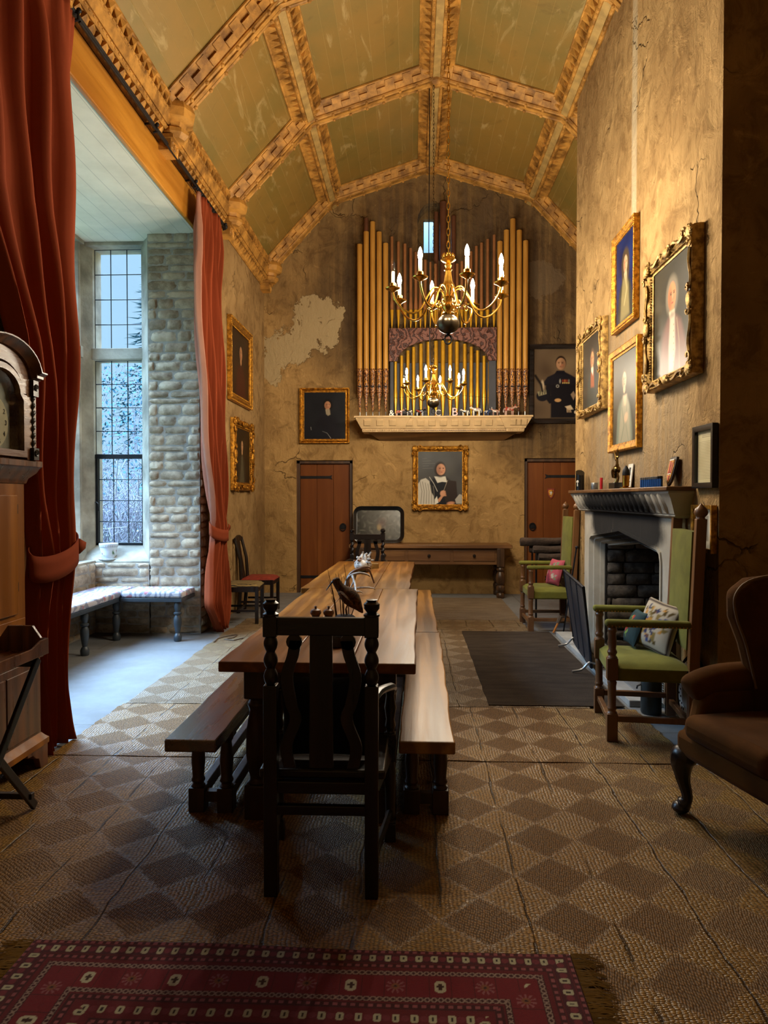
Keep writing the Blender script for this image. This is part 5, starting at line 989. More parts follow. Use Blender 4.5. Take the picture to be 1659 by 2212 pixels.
def bench(loc,rz,L,W,top,legm,label,H=.45):
    t=thing('bench',label,'bench',(loc[0],loc[1],.0135),rz,'long oak benches beside the tables'); r=random.Random(int(L*77)); m=MB(); N=16
    e=[(-W/2+r.uniform(-.004,.004),L*i/N) for i in range(N+1)]+[(W/2+r.uniform(-.006,.006),L*(1-i/N)) for i in range(N+1)]; m.prism(e,H-.055,H); m.build('seat_plank',M[top],t,smooth=0,bevel=.007)
    for y in (.34,L-.34):
        for x in (-.068,.068):
            m=MB(); m.box(x-.038,x+.038,y-.038,y+.038,0,.115); m.lathe([(.036,.115),(.024,.13),(.034,.145),(.027,.16),(.033,.24),(.027,.31),(.024,.33),(.034,.345),(.03,.355)],(x,y,0),14); m.box(x-.04,x+.04,y-.038,y+.038,.355,H-.055); m.build('leg',M[legm],t,bevel=.004)
        m=MB(); m.box(-.03,.03,y-.02,y+.02,.045,.095); m.build('cross_rail',M[legm],t,smooth=0)
    for x in (-.068,.068): m=MB(); m.box(x-.02,x+.02,.38,L-.38,.04,.10); m.build('long_stretcher',M[legm],t,smooth=0,bevel=.004); m=MB(); m.box(x-.012,x+.012,.38,L-.38,H-.12,H-.055); m.build('seat_apron',M[legm],t,smooth=0)
    return t
bench((-.955,2.98,0),-.0,2.55,.226,'benchdark','benchleg','dark oak bench on the window side of the near table')
bench((.057,3.0,0),-.012,2.46,.236,'bench','benchleg','pale elm bench on the fireplace side of the near table')
bench((.075,5.475,0),.0,2.5,.236,'bench','benchleg','pale elm bench on the fireplace side of the second table')
# ---------------------------------------------------------------- barley-twist armchairs
def twist(m,x,y,z0,z1,r=.02,n=5.5,amp=.35):
    N=44; m.lathe([(r,z0+(z1-z0)*i/N) for i in range(N+1)],(x,y,0),14,tw=lambda a,z,i:1+amp*math.cos(a-2*PI*n*(z-z0)/(z1-z0)*.5)*(1 if True else 0))
def bobbin(m,x,y,z0,z1,n=3,dy=0):
    pr=[]
    for k in range(n*8+1): q=k/(n*8); pr.append((.016+.011*abs(math.sin(PI*n*q)),z0+(z1-z0)*q))
    m.lathe(pr,(x,y,0),14)
def carver(loc,rz,label,kind):
    t=thing('oak_armchair',label,'armchair',loc,rz,'dark oak carver chairs at the table ends'); D=M['darkoak']; X=.188
    for s in (-1,1):                                   # faces -Y, rear posts at +Y
        x=s*X; m=MB(); y=.235; m.box(x-.025,x+.025,y-.025,y+.025,0,.79); 
        if kind: bobbin(m,x,y+.004,.79,.975)
        else: twist(m,x,y+.004,.79,.975)
        m.box(x-.026,x+.026,y-.022,y+.026,.97,1.047); m.build('rear_post',D,t,bevel=.003)
        m=MB(); m.lathe([(.03,1.047),(.03,1.054),(.018,1.061),(.029,1.075),(.03,1.093),(.018,1.103),(.022,1.108),(.001,1.11)],(x,y,0),14); m.build('finial',D,t)
        m=MB(); x2=s*(X+.055); yf=-.2; m.box(x2-.024,x2+.024,yf-.024,yf+.024,0,.08); m.lathe([(.024,.08),(.016,.09),(.024,.11),(.02,.13),(.022,.2),(.025,.3),(.018,.35)],(x2,yf,0),12); m.box(x2-.024,x2+.024,yf-.024,yf+.024,.35,.47); m.lathe([(.02,.47),(.016,.48),(.024,.5),(.018,.53),(.026,.58),(.018,.63),(.022,.655)],(x2,yf,0),12); m.build('front_leg',D,t,bevel=.003)
        m=MB(); path=spline([(x,y-.02,.72),(x+s*.02,.12,.735),(x+s*.06,-.03,.715),(x+s*.065,-.16,.675),(x+s*.06,-.235,.66),(x+s*.058,-.262,.635)],5); m.tube(path,[.021]*len(path),8,flat=.75); m.sphere((x+s*.058,-.25,.642),(.026,.026,.026),10,6); m.build('arm',M['darkoakh'],t)
        m=MB(); m.tube([(x+s*.004,y,.13),(x2,yf,.13)],.014,6); m.build('side_stretcher',D,t); m=MB(); m.tube([(x+s*.004,y,.395),(x2,yf,.40)],.024,4); m.build('side_rail',D,t)
    m=MB(); m.prism([(-X-.02,.975),(X+.02,.975),(X+.02,1.042),(-X-.02,1.042)],-.25,-.222,RX2) ; m.build('top_rail',M['darkoakh'],t,smooth=0,bevel=.004)
    m=MB(); m.prism([(-.045,.48),(.045,.48),(.042,.98),(-.042,.98)],-.242,-.226,RX2); m.build('splat',D,t,smooth=0,bevel=.002)
    for s in (-1,1):
        c=[(.095,.955),(.105,.9),(.128,.82),(.112,.72),(.095,.66),(.13,.56),(.118,.48)]; sp=spline([(a,b,0) for a,b in c],5); P=[(s*(p.x-.022),p.y) for p in sp]+[(s*(p.x+.022),p.y) for p in sp[::-1]]
        m=MB(); m.prism(P,-.242,-.226,RX2); m.lathe([(.001,.226),(.03,.226),(.03,.242),(.001,.242)],(s*.1,0,.95),14,'Y'); m.build('scrolled_splat',D,t,smooth=30)
    m=MB(); m.box(-X-.05,X+.05,-.22,.22,.43,.465); m.build('seat',M['darkoakh'],t,bevel=.008)
    for z0,z1,nm in ((.385,.43,'seat_rail'),(.305,.34,'rear_stretcher')):
        m=MB(); m.box(-X,X,.222,.25,z0,z1); m.build(nm,M['darkoakh'],t,smooth=0,bevel=.003)
    m=MB(); m.box(-X-.04,X+.04,-.215,-.185,.37,.43); m.build('front_rail',M['darkoakh'],t,smooth=0,bevel=.003)
    m=MB(); m.tube([(-X-.03,-.2,.25),(X+.03,-.2,.25)],.016,8); m.build('front_stretcher',D,t)
    return t
a1=carver((-.342,2.85,.0145),PI,'nearly black oak carver chair in the foreground seen from behind, bobbin-turned posts',1)
a2=carver((-.56,8.42,.0125),0,'dark oak carver chair with barley-twist posts at the far end of the tables',0)
cushion('cushion',(.34,.33,.11),lambda u,v,s:np.array(lin('#11131c')),a1,(0,.128,.64),0,-.16,'dark navy cushion leaning in the foreground carver chair')
# ---------------------------------------------------------------- side chairs on the left wall
def sidechair(loc,rz,seatm,label):
    t=thing('side_chair',label,'chair',loc,rz,'dark side chairs against the left wall'); D=M['darkoak']
    for s in (-1,1):
        m=MB(); x=s*.205; m.box(x-.02,x+.02,-.225,-.185,0,.44); m.build('front_leg',D,t,bevel=.003)
        m=MB(); m.tube([(s*.17,.24,.0),(s*.17,.2,.44),(s*.175,.215,.7),(s*.185,.285,.97)],[.024,.024,.021,.019],4); m.build('rear_leg',D,t)
        m=MB(); m.box(x-.01,x+.01,-.19,.2,.14,.165); m.build('side_stretcher',D,t,smooth=0)
        m=MB(); m.box(x-.012,x+.012,-.2,.2,.375,.435); m.build('seat_rail',D,t,smooth=0)
    m=MB(); m.prism([(-.2,.93),(.2,.93),(.205,.975),(.13,.985),(.06,1.005),(0,1.01),(-.06,1.005),(-.13,.985),(-.205,.975)],-.29,-.268,RX2); m.build('crest_rail',D,t,smooth=0,bevel=.004)
    m=MB(); m.add([(-.055,.195,.44),(.055,.195,.44),(.075,.282,.94),(-.075,.282,.94),(-.055,.21,.44),(.055,.21,.44),(.075,.297,.94),(-.075,.297,.94)],[(0,1,2,3),(7,6,5,4),(0,4,5,1),(1,5,6,2),(2,6,7,3),(3,7,4,0)]); m.build('splat',D,t,smooth=0)
    m=MB(); m.box(-.2,.2,-.22,-.195,.375,.435); m.build('front_rail',D,t,smooth=0,bevel=.003); m=MB(); m.box(-.2,.2,-.0,.02,.14,.165); m.build('cross_stretcher',D,t,smooth=0)
    m=MB(); m.grid(lambda u,v:((u-.5)*.43,-.23+.43*v,.438+.04*min(1,5*u,5*(1-u),5*v,5*(1-v))**.5),14,14); m.box(-.215,.215,-.23,.2,.43,.439); m.build('seat_pad',seatm,t,smooth=60)
    return t
t=NT('tapestry_seat'); w=t.n('ShaderNodeTexWave',{'Vector':t.obj(),'Scale':9.0,'Distortion':6.0,'Detail':2.0},out=1); t.p('Base Color',t.mix(t.ramp(w,.35,.6),'#2e2413','#8d7644')); t.p('Roughness',.9); M['tapseat']=t.m
sidechair((-2.06,8.47,.0125),PI/2+.06,M['tapseat'],'dark side chair with patterned tapestry seat beside the far red curtain'); sidechair((-2.03,9.28,0),PI/2,M['leather'],'dark side chair with plain red seat further along the left wall')
# ---------------------------------------------------------------- console table at the back wall
cx0,cx1=-.965,1.465; cm=(cx0+cx1)/2; ct=thing('console_table','long oak serving table with drawers and turned legs against the back wall','table',(cm,10.82,0)); hw=(cx1-cx0)/2
m=MB(); m.box(-hw,hw,-.26,.265,.745,.80); m.build('top',M['console'],ct,bevel=.008)
m=MB(); m.box(-hw+.12,hw-.12,-.20,.22,.50,.745); bd=m.build('carcase',M['console'],ct,smooth=0,bevel=.004)
xs_=[at(784,1205,Y=10.6).x-cm,at(878,1205,Y=10.6).x-cm,at(976,1205,Y=10.6).x-cm,at(1073,1205,Y=10.6).x-cm]
for k in range(3):
    a,b=xs_[k]+.025,xs_[k+1]-.025; m=MB(); m.box(a,b,-.212,-.198,.555,.715); d=m.build('drawer',M['console'],ct,smooth=0,bevel=.004); m=MB(); m.lathe([(.001,-.245),(.02,-.243),(.024,-.232),(.01,-.222),(.012,-.21)],((a+b)/2,0,.635),12,'Y'); m.build('knob',M['darkoak'],d)
for sx_ in (-1,1):
    for y in (-.2,.2):
        x=sx_*(hw-.17); m=MB(); m.box(x-.055,x+.055,y-.055,y+.055,.47,.745); m.lathe([(.05,.0),(.055,.01),(.06,.05),(.05,.075),(.032,.09),(.055,.11),(.065,.15),(.06,.18),(.035,.195),(.045,.21),(.06,.24),(.07,.3),(.062,.36),(.04,.4),(.058,.42),(.058,.44),(.045,.46),(.05,.47)],(x,y,0),18); m.build('leg',M['consoleleg'],ct,bevel=.005)
# black lacquer tray leaning behind the far chair
p0=at(763,1093,Y=10.95); p1=at(873,1172,Y=10.88); w_,h_=p1.x-p0.x,p0.z-.803
tr=thing('serving_tray','black lacquer tray with worn silvery centre leaning on the console table','tray',((p0.x+p1.x)/2,10.92,.803)); tr.rotation_euler=(-.17,0,0)
def rr_(w,h,r,n=6): return [(sx_*(w/2-r)+r*math.cos(a0+q*PI/2/n),h/2+sz*(h/2-r)+r*math.sin(a0+q*PI/2/n)) for sx_,sz,a0 in ((1,-1,-PI/2),(1,1,0),(-1,1,PI/2),(-1,-1,PI)) for q in range(n+1)]
m=MB(); m.sweep(rr_(w_-.12,h_-.12,.06),[(0,-.01),(.0,.002),(.02,.004),(.05,.028),(.06,.03),(.06,.024),(.03,-.004),(0,-.01)],Matrix.Translation((0,0,.06))@RX2,closed=True,flip=True); m.build('rim',M['black'],tr)
def traypaint(U,V,a):
    A=Art(U,V,a,'#23231f','#35352f'); A.ell(.3,.75,.5,.5,'#6f6c60',1.0,0,.75); A.ell(.2,.25,.25,.3,'#55534a',.9,0,.6); A.put((np.sin(A.x*21+A.n*4)+np.sin(A.y*27-A.n*5))*.5-.1,'#8a887c',.4); A.put((np.sin(A.x*33-A.n*6)+np.sin(A.y*19+A.n*3))*.5-.3,'#141412',.6); A.ell(-.25,.8,.3,.3,'#4c4b45',.9,0,.5); A.ell(.02,.42,.07,.1,'#9a8660',.4); A.ell(.0,.36,.05,.03,'#8d7a54',.3); A.ell(.1,.55,.12,.14,'#5a3428',.8,0,.5); return A.c
m=MB(); canvas(m,w_-.1,h_-.1,traypaint,60,50,0.004); m.v=[(a,b,c+h_/2) for a,b,c in m.v]; m.build('painted_centre',M['vcg'],tr)
m=MB(); m.prism(rr_(w_-.12,h_-.12,.06),-.012,-.006,Matrix.Translation((0,0,.06))@RX2); m.build('back_plate',M['black'],tr,smooth=0)
# ================================================================== CURTAINS
t=NT('rust_curtain'); v=t.obj(); vc=t.n('ShaderNodeVertexColor',layer_name='Col'); n=t.noise(t.scale(v,(2,2,.5)),3,5,.6); t.p('Base Color',t.mix(t.math('MULTIPLY',t.ramp(n,.4,.75),.3),vc,'#662a16')); t.p('Roughness',.9); t.p('Specular IOR Level',.1);  t.bump(t.noise(v,350,2),.15,.003); M['curtain']=t.m
def curtain(label,xb,ztop,edges,folds,amp,seed,fade,tie_z,tie_h):
    """edges: (z, y_left, y_right, x) rows from top to floor"""
    E=sorted(edges); zs_=[e[0] for e in E]; t=thing('curtain',label,'curtain',(0,0,0),0,'rust red curtains of the bay'); r=random.Random(seed); ph=[r.uniform(-.25,.25) for _ in range(folds+2)]; am=[r.uniform(.6,1.2) for _ in range(folds+2)]
    NU,NV=folds*16,90; vs=[]; cols=[]
    base=np.array(lin('#863c21')); pale=np.array(lin('#d0a590')); ymid=sum(e[1]+e[2] for e in E)/(2*len(E)); yc=interp(tie_z,zs_,[(e[1]+e[2])/2 for e in E])
    for j in range(NV):
        z=ztop+(zs_[0]-ztop)*(j/(NV-1)); yl=interp(z,zs_,[e[1] for e in E]); yr=interp(z,zs_,[e[2] for e in E]); x0=interp(z,zs_,[e[3] for e in E]); near=math.exp(-((z-tie_z)/.25)**2); top=max(0,1-(ztop-z)/.35)
        for i in range(NU+1):
            u=i/NU; k=u*folds; q=int(min(folds-1,k)); ff=k-q; w=ph[q]*(1-ff)+ph[q+1]*ff; a=amp*(am[q]*(1-ff)+am[q+1]*ff)*(1-.35*near)*(1-.55*top)
            s=math.sin(2*PI*(k+w)); s=math.copysign(abs(s)**.75,s); y=yl+(yr-yl)*u+.28*amp*math.cos(2*PI*(k+w))*(1-.5*top); x=x0+a*s+.012*math.sin(z*5+k*2)+.05*near*math.sin(PI*u)
            if top>0: x+=.012*top*math.sin(2*PI*k*3)
            if z<.1: x+=.02*math.sin(k*5)*(1-z/.1)
            vs.append((x,y,z)); f=fade*max(0,1-u/.16)*min(1,max(0,(z-.9)/.7)) if fade else 0; cols.append(base*(1-f)+pale*f)
    m=MB(); m.add(vs,[(j*(NU+1)+i,j*(NU+1)+i+1,(j+1)*(NU+1)+i+1,(j+1)*(NU+1)+i) for j in range(NV-1) for i in range(NU)]); m.col=np.array(cols,dtype=np.float32)
    c=m.build('drape',M['curtain'],t,smooth=80); sl=c.modifiers.new('cloth','SOLIDIFY'); sl.thickness=.006
    yl=interp(tie_z,zs_,[e[1] for e in E])-.05; yr=interp(tie_z,zs_,[e[2] for e in E])+.04; x0=interp(tie_z,zs_,[e[3] for e in E])+.02; n=48; m=MB(); rows=[]
    for j in range(4):
        zz=tie_z+tie_h*(.5-j/3)
        for i in range(n): a=2*PI*i/n; rows.append((x0+(amp*1.35)*math.cos(a),(yl+yr)/2+(yr-yl)/2*math.sin(a),zz-.05*math.cos(a)+.05*math.sin(a)*(1 if fade==0 else -.3)))
    m.add(rows,[(j*n+i,j*n+(i+1)%n,(j+1)*n+(i+1)%n,(j+1)*n+i) for j in range(3) for i in range(n)]); yy=yr; m.add([(x0+.03,yy-.03,tie_z+tie_h*.55),(x0+.03,yy+.06,tie_z+tie_h*.35),(x0+.03,yy+.05,tie_z+tie_h*.1),(x0+.03,yy-.03,tie_z-tie_h*.1)],[(0,1,2,3)]); m.col=np.tile(base*.8,(len(m.v),1)).astype(np.float32)
    b=m.build('tie_back',M['curtain'],t,smooth=60); sl=b.modifiers.new('cloth','SOLIDIFY'); sl.thickness=.008
    return t
curtain('tall rust-red curtain nearest the viewer, tied back behind the longcase clock',-2.2,4.655,[(.018,3.95,4.31,-2.14),(.35,3.95,4.28,-2.15),(.85,3.93,4.36,-2.17),(1.16,3.93,4.38,-2.16),(1.5,3.92,4.48,-2.19),(2.2,3.92,4.60,-2.21),(2.4,3.86,4.62,-2.21),(3.2,3.4,4.65,-2.21),(4.655,3.2,4.65,-2.22)],5,.052,3,0,1.16,.15)
rows=[]
for y,a,b in ((435,407,468),(600,409,480),(800,419,487),(1000,433,492),(1125,445,494),(1150,446,494),(1230,441,496),(1300,436,499)):
    p,q=at(a,y,X=-2.24),at(b,y,X=-2.13); rows.append(((p.z+q.z)/2,p.y,q.y,-2.19))
rows[0]=(4.64,7.25,8.05,-2.21); rows.append((.012,7.75,8.1,-2.17))
curtain('rust-red curtain at the far side of the bay with faded leading edge',-2.21,4.64,rows,6,.055,9,.6,at(470,1147,X=-2.2).z,.13)
t=thing('curtain_rod','dark iron curtain rod running under the cornice across the bay','curtain rod',(-2.25,6.2,4.71)); m=MB(); m.tube([(0,-3.1,0),(0,2.22,.02)],.02,8); m.build('pole',M['iron'],t); m=MB(); m.tube([(.03,-1.5,-.045),(.03,1.05,-.03)],.009,6); m.build('thin_rail',M['iron'],t)
for y in (-1.52,-.08,1.02,2.16):
    m=MB(); m.tube([(-.085,y,.02),(-.02,y,.03),(.03,y,.0),(.03,y,-.045),(.0,y,-.05)],.011,6); m.sphere((.035,y,.015),.018,8,6); m.build('bracket',M['iron'],t)
m=MB(); m.sphere((0,2.25,.02),.035,10,8); m.build('finial',M['iron'],t)
for (y0,y1,n) in ((-3.0,-1.62,12),(1.04,1.85,12)):
    for k in range(n): m=MB(); y=y0+(y1-y0)*k/(n-1); m.tube([(.027*math.cos(q*PI/5),y,-.008+.027*math.sin(q*PI/5)) for q in range(10)],.004,4,True); m.build('curtain_ring',M['iron'],t)
# ================================================================== WINDOW SEATS
t=NT('printed_seat_cloth'); v=t.obj(); w1=t.vor(t.vadd(v,t.vmul(t.noise(v,9,3,.5,0,1),(.1,.1,.1))),9,'F1'); w2=t.n('ShaderNodeTexWave',{'Vector':v,'Scale':5.0,'Distortion':12.0,'Detail':3.0},out=1); c=t.mix(t.ramp(w2,.55,.75),'#b3aeb0','#7d7f8c'); c=t.mix(t.ramp(w1,.22,.34,1,0),c,'#a06a70'); t.p('Base Color',c); t.p('Roughness',.9); M['print']=t.m
M['slate']=basic('slate_paint','#2f363c',.45,0,.15,8)
def seat(name,x0,x1,y0,y1,legs,label):
    t=thing(name,label,'window seat',((x0+x1)/2,(y0+y1)/2,0),0,'cushioned window seats in the bay'); ox,oy=(x0+x1)/2,(y0+y1)/2; a,b,c,d=x0-ox,x1-ox,y0-oy,y1-oy
    m=MB(); m.box(a,b,c,d,.415,.455); m.build('seat_board',M['slate'],t,bevel=.004); m=MB(); m.box(a+.01,b+.008,c-.008 if name else c,d,.455,.525); m.build('seat_pad',M['print'],t,bevel=.025,seg=3)
    for lx_,ly in legs:
        m=MB(); m.lathe([(.035,0),(.04,.01),(.042,.05),(.03,.075),(.022,.085),(.03,.12),(.04,.19),(.04,.24),(.026,.275),(.04,.285),(.04,.3),(.024,.31),(.036,.35),(.036,.39),(.025,.415)],(lx_-ox,ly-oy,0),16); m.build('leg',M['slate'],t)
seat('window_seat',-3.05,-2.40,7.25,7.695,[(-2.46,7.30)],'printed window seat along the end wall of the bay below the pier')
seat('window_seat',-3.505,-3.06,4.6,7.695,[(-3.12,7.32),(-3.12,6.6),(-3.12,5.4)],'long printed window seat running along the outer bay wall')
# flower pot on the sill
p=at(235,1213,Y=7.86); t=thing('flower_pot','white floral china flower pot on its saucer on the bay sill','pot',(p.x,7.86,.792))
def potpaint(a,z):
    c=np.array(lin('#c9cfd2')); r=random.Random(2)
    for k in range(34):
        aa=r.uniform(0,2*PI); zz=r.uniform(.06,.12); d=math.hypot((((a-aa)+PI)%(2*PI)-PI)*.1,z-zz)
        if d<r.uniform(.006,.013): c=np.array(lin(r.choice(['#5a4a80','#b58a3c','#47603c','#8a4a50'])))
    if abs(z-.165)<.012 and int(a*9)%2: c=np.array(lin('#8a8a90'))
    return c
m=MB(); pr=[(.07,.02),(.076,.03),(.094,.15),(.1,.155),(.104,.19),(.1,.195),(.094,.185),(.085,.06)]; zz=[]; 
for (r0,z0),(r1,z1) in zip(pr[:-1],pr[1:]): zz+=[(r0+(r1-r0)*q/6,z0+(z1-z0)*q/6) for q in range(6)]
n=56; m.lathe(zz+[pr[-1]],n=n); m.col=np.array([potpaint(math.atan2(v_[1],v_[0])%(2*PI),v_[2]) for v_ in m.v],dtype=np.float32); m.build('pot',M['vcg'],t)
m=MB(); m.lathe([(.07,0),(.1,.008),(.112,.022),(.108,.026),(.09,.016),(.001,.014)],n=24); m.build('saucer',basic('white_china','#c2c8cb',.3),t)
m=MB(); m.lathe([(.05,0),(.055,.01),(.05,.09),(.052,.1)],n=14); o=m.build('tin',M['steel']); q=at(157,1222,Y=7.3); o.location=(-3.62,7.3,.8); tag(o,'small silvery tin on the outer bay sill beside the curtain tie','tin')
m=MB(); q0=at(468,1383,Z=.014); m.tube([at(x,y,Z=.019) for x,y in ((462,1387),(470,1379),(490,1374),(512,1371),(505,1377),(485,1381),(505,1383),(525,1378))],.006,5); o=m.build('rope',M['cord']); tag(o,'short loop of brown rope dropped on the mat edge by the far curtain','rope')
# ================================================================== LONGCASE CLOCK
ck=thing('longcase_clock','tall oak longcase clock with arched hood and twisted columns before the curtain','clock',(XL+.008,3.50,.014),PI/2); ck.scale=(1,1,1)
m=MB(); m.box(-.34,.34,-.265,-.11,.13,.60); 
m.build('base',M['clockdark'],ck,bevel=.004)
for a,b in ((-.30,-.005),(.005,.30)): m=MB(); m.box(a,b,-.272,-.262,.2,.56); m.build('base_panel',M['clockdark'],ck,bevel=.003)
m=MB(); P3=[(-.36,0),(-.36,-.285),(.36,-.285),(.36,0)]; m.sweep([(-.34,-.11),(-.34,-.265),(.34,-.265),(.34,-.11)],[(0,.12),(.03,.12),(.03,.15),(.015,.165),(.0,.185)],flip=True); m.build('plinth_moulding',M['clockpine'],ck)
for s in (-1,1):
    m=MB(); m.prism([(s*.365,0),(s*.365,.13),(s*.15,.13),(s*.16,.10),(s*.21,.095),(s*.24,.07),(s*.27,.06),(s*.29,0)],.255,.29,RX2); m.build('bracket_foot',M['clockdark'],ck,smooth=0,bevel=.003)
    m=MB(); m.box(min(s*.33,s*.365),max(s*.33,s*.365),-.27,-.11,0,.13); m.build('bracket_foot',M['clockdark'],ck,smooth=0)
m=MB(); m.sweep([(-.31,-.11),(-.31,-.2),(.31,-.2),(.31,-.11)],[(.03,.60),(.065,.6),(.065,.62),(.05,.63),(.03,.66),(.012,.69),(.0,.7)],flip=True); m.box(-.31,.31,-.2,-.11,.59,.7); m.build('base_moulding',M['clockdark'],ck)
m=MB(); m.box(-.31,.31,-.2,-.11,.69,1.60); m.build('waist',M['clockpine'],ck,bevel=.004)
m=MB(); m.box(-.22,.22,-.215,-.199,.86,1.50); wd=m.build('waist_door',M['clockpine'],ck,bevel=.005)
for z in (.98,1.4): m=MB(); m.box(.224,.235,-.207,-.197,z,z+.05); m.build('hinge',M['iron'],wd)
m=MB(); m.tube(spline([(-.02,-.22,1.50),(-.02,-.25,1.485),(-.02,-.25,1.45),(-.02,-.228,1.44)],4),.006,6); m.build('hook',M['iron'],wd)
m=MB(); m.box(-.3,.3,-.206,-.199,.72,.83); m.build('waist_panel',M['clockpine'],ck,bevel=.003)
m=MB(); m.sweep([(-.31,-.11),(-.31,-.2),(.31,-.2),(.31,-.11)],[(0,1.56),(.008,1.565),(.015,1.59),(.045,1.62),(.06,1.65),(.068,1.655),(.068,1.685),(.05,1.69),(-.05,1.69)],flip=True); m.build('hood_moulding',M['clockdark'],ck)
def archp(rx,rz,zc,n=16): return [(rx*math.cos(PI-PI*k/n),zc+rz*math.sin(PI*k/n)) for k in range(n+1)]
m=MB(); out=[(-.325,1.69),(-.325,2.135)]+archp(.262,.135,2.135)+[(.325,2.135),(.325,1.69)]; inn=[(-.235,1.69),(-.235,2.04)]+archp(.2,.145,2.04)+[(.235,2.04),(.235,1.69)]
k=len(out); vs=[(a,-.262,b) for a,b in out]+[(a,-.262,b) for a,b in inn]+[(a,-.11,b) for a,b in out]+[(a,-.2,b) for a,b in inn]; fs=[]
for i in range(k-1): fs+=[(i,i+1,k+i+1,k+i),(i,2*k+i,2*k+i+1,i+1),(k+i,k+i+1,3*k+i+1,3*k+i)]
m.add(vs,fs); hood=m.build('hood',M['clockh'],ck,smooth=30)
m=MB(); m.sweep([(-.345,2.135),(-.27,2.135)]+archp(.262,.135,2.14)[1:-1]+[(.27,2.135),(.345,2.135)],[(-.012,.255),(-.012,.275),(.0,.285),(.015,.305),(.025,.32),(.032,.32),(.032,.11)],RX2,flip=False); m.build('arch_moulding',M['clockdark'],hood,smooth=40)
m=MB(); m.box(.27,.34,-.3,-.11,2.13,2.16); m.box(-.34,-.27,-.3,-.11,2.13,2.16); m.build('cornice_end',M['clockdark'],hood,bevel=.003)
m=MB(); m.lathe([(.012,2.16),(.018,2.17),(.012,2.18),(.02,2.2),(.014,2.215),(.02,2.225),(.001,2.24)],(.315,-.24,0),10); m.build('finial',M['darkoak'],hood)
fr_o=[(-.225,1.7),(-.225,2.03)]+archp(.192,.135,2.035)+[(.225,2.03),(.225,1.7)]; fr_i=[(-.195,1.735),(-.195,2.0)]+archp(.165,.11,2.03)+[(.195,2.0),(.195,1.735)]
m=MB(); k=len(fr_o); vs=[(a,-.268,b) for a,b in fr_o]+[(a,-.268,b) for a,b in fr_i]+[(a,-.24,b) for a,b in fr_o]+[(a,-.24,b) for a,b in fr_i]; fs=[]
for i in range(k-1): fs+=[(i,i+1,k+i+1,k+i),(i,2*k+i,2*k+i+1,i+1),(k+i,k+i+1,3*k+i+1,3*k+i)]
fs+=[(0,k,2*k-1,k-1)]; m.add(vs,fs); dr=m.build('glazed_door',M['clockh'],ck,smooth=0)
m=MB(); m.prism(fr_i,.249,.252,RX2); m.build('glass',M['clear'],dr,smooth=0)
for s in (-1,1):
    m=MB(); twist(m,s*.292,-.255,1.755,2.035,.017,14,.28); m.box(s*.292-.026,s*.292+.026,-.282,-.225,1.69,1.755); m.box(s*.292-.026,s*.292+.026,-.282,-.225,2.035,2.12)
    for z in (1.725,2.08): m.tube([(s*.292+.02*(1-q/16)*math.cos(q*.8),-.284,z+.02*(1-q/16)*math.sin(q*.8)) for q in range(14)],.005,5)
    m.build('twisted_column',M['darkoak'],ck)
m=MB(); m.prism([(-.16,1.735),(-.16,2.02)]+archp(.15,.14,2.03)+[(.16,2.02),(.16,1.735)],.205,.21,RX2); dl=m.build('dial',basic('dial_silvering','#8f8b78',.4,.2,.15,14),ck,smooth=0)
m=MB(); m.lathe([(.001,-.214),(.138,-.214),(.142,-.211)],(0,0,1.873),40,'Y'); m.build('chapter_ring',M['paper'],dl); m=MB(); m.lathe([(.001,-.218),(.05,-.217),(.056,-.214),(.062,-.214),(.062,-.21)],(0,0,2.085),24,'Y'); m.build('arch_boss',M['paper'],dl)
m=MB()
for h in range(1,13):
    a=PI/2-h*PI/6; text_mb(str(h),.036,.001,Matrix.Translation((.115*math.cos(a),-.2155,1.873+.115*math.sin(a)))@RX2@Matrix.Rotation(0,4,'Z'),m)
m.build('numerals',M['shadowwood'],dl,smooth=0)
for nm,L,a in (('hour_hand',.062,math.radians(78)),('minute_hand',.095,math.radians(238))):
    m=MB(); c,s=math.cos(a),math.sin(a); m.tube([(0,-.22,1.873),(L*.5*c,-.22,1.873+L*.5*s),(L*c,-.22,1.873+L*s)],[.0045,.006,.001],6); m.tube([(L*.55*c+.012*math.cos(q*PI/4),-.22,1.873+L*.55*s+.012*math.sin(q*PI/4)) for q in range(8)],.003,5,True); m.build(nm,M['shadowwood'],dl)
# butler's tray on a folding stand
bt=thing('tray_table','dark wooden butler tray on a folding stand before the clock, cut by the left edge','tray table',(-1.893,2.98,.014)); bt.scale=(.6,1,1); D=M['darkoakh']
m=MB(); m.box(-.21,.21,-.36,.36,.735,.75); m.build('tray_bottom',M['clockdark'],bt,smooth=0)
YZb=Matrix(((0,0,1,0),(1,0,0,0),(0,1,0,0),(0,0,0,1)))
for x in (-.215,.215): m=MB(); m.prism([(-.365,.735),(.365,.735),(.365,.81),(.3,.81),(.22,.785),(-.22,.785),(-.3,.81),(-.365,.81)] ,x-.009,x+.009,YZb); m.build('tray_side',M['clockdark'],bt,smooth=0,bevel=.003)
for y in (-.36,.36): m=MB(); m.prism([(-.215,.735),(.215,.735),(.215,.81),(.17,.81),(.1,.87),(-.1,.87),(-.17,.81),(-.215,.81)],-y-.009,-y+.009,RX2); m.build('tray_end',M['clockdark'],bt,smooth=0,bevel=.003)
for x in (-.16,.16):
    for s in (-1,1): m=MB(); m.cbox((x+s*.018,0,.365),(.03,.04,.95),(-s*math.atan(.64/.72),0,0)); m.v=[(a,b,max(0,min(.734,c))) for a,b,c in m.v]; m.build('leg',M['darkoak'],bt,smooth=0,bevel=.004)
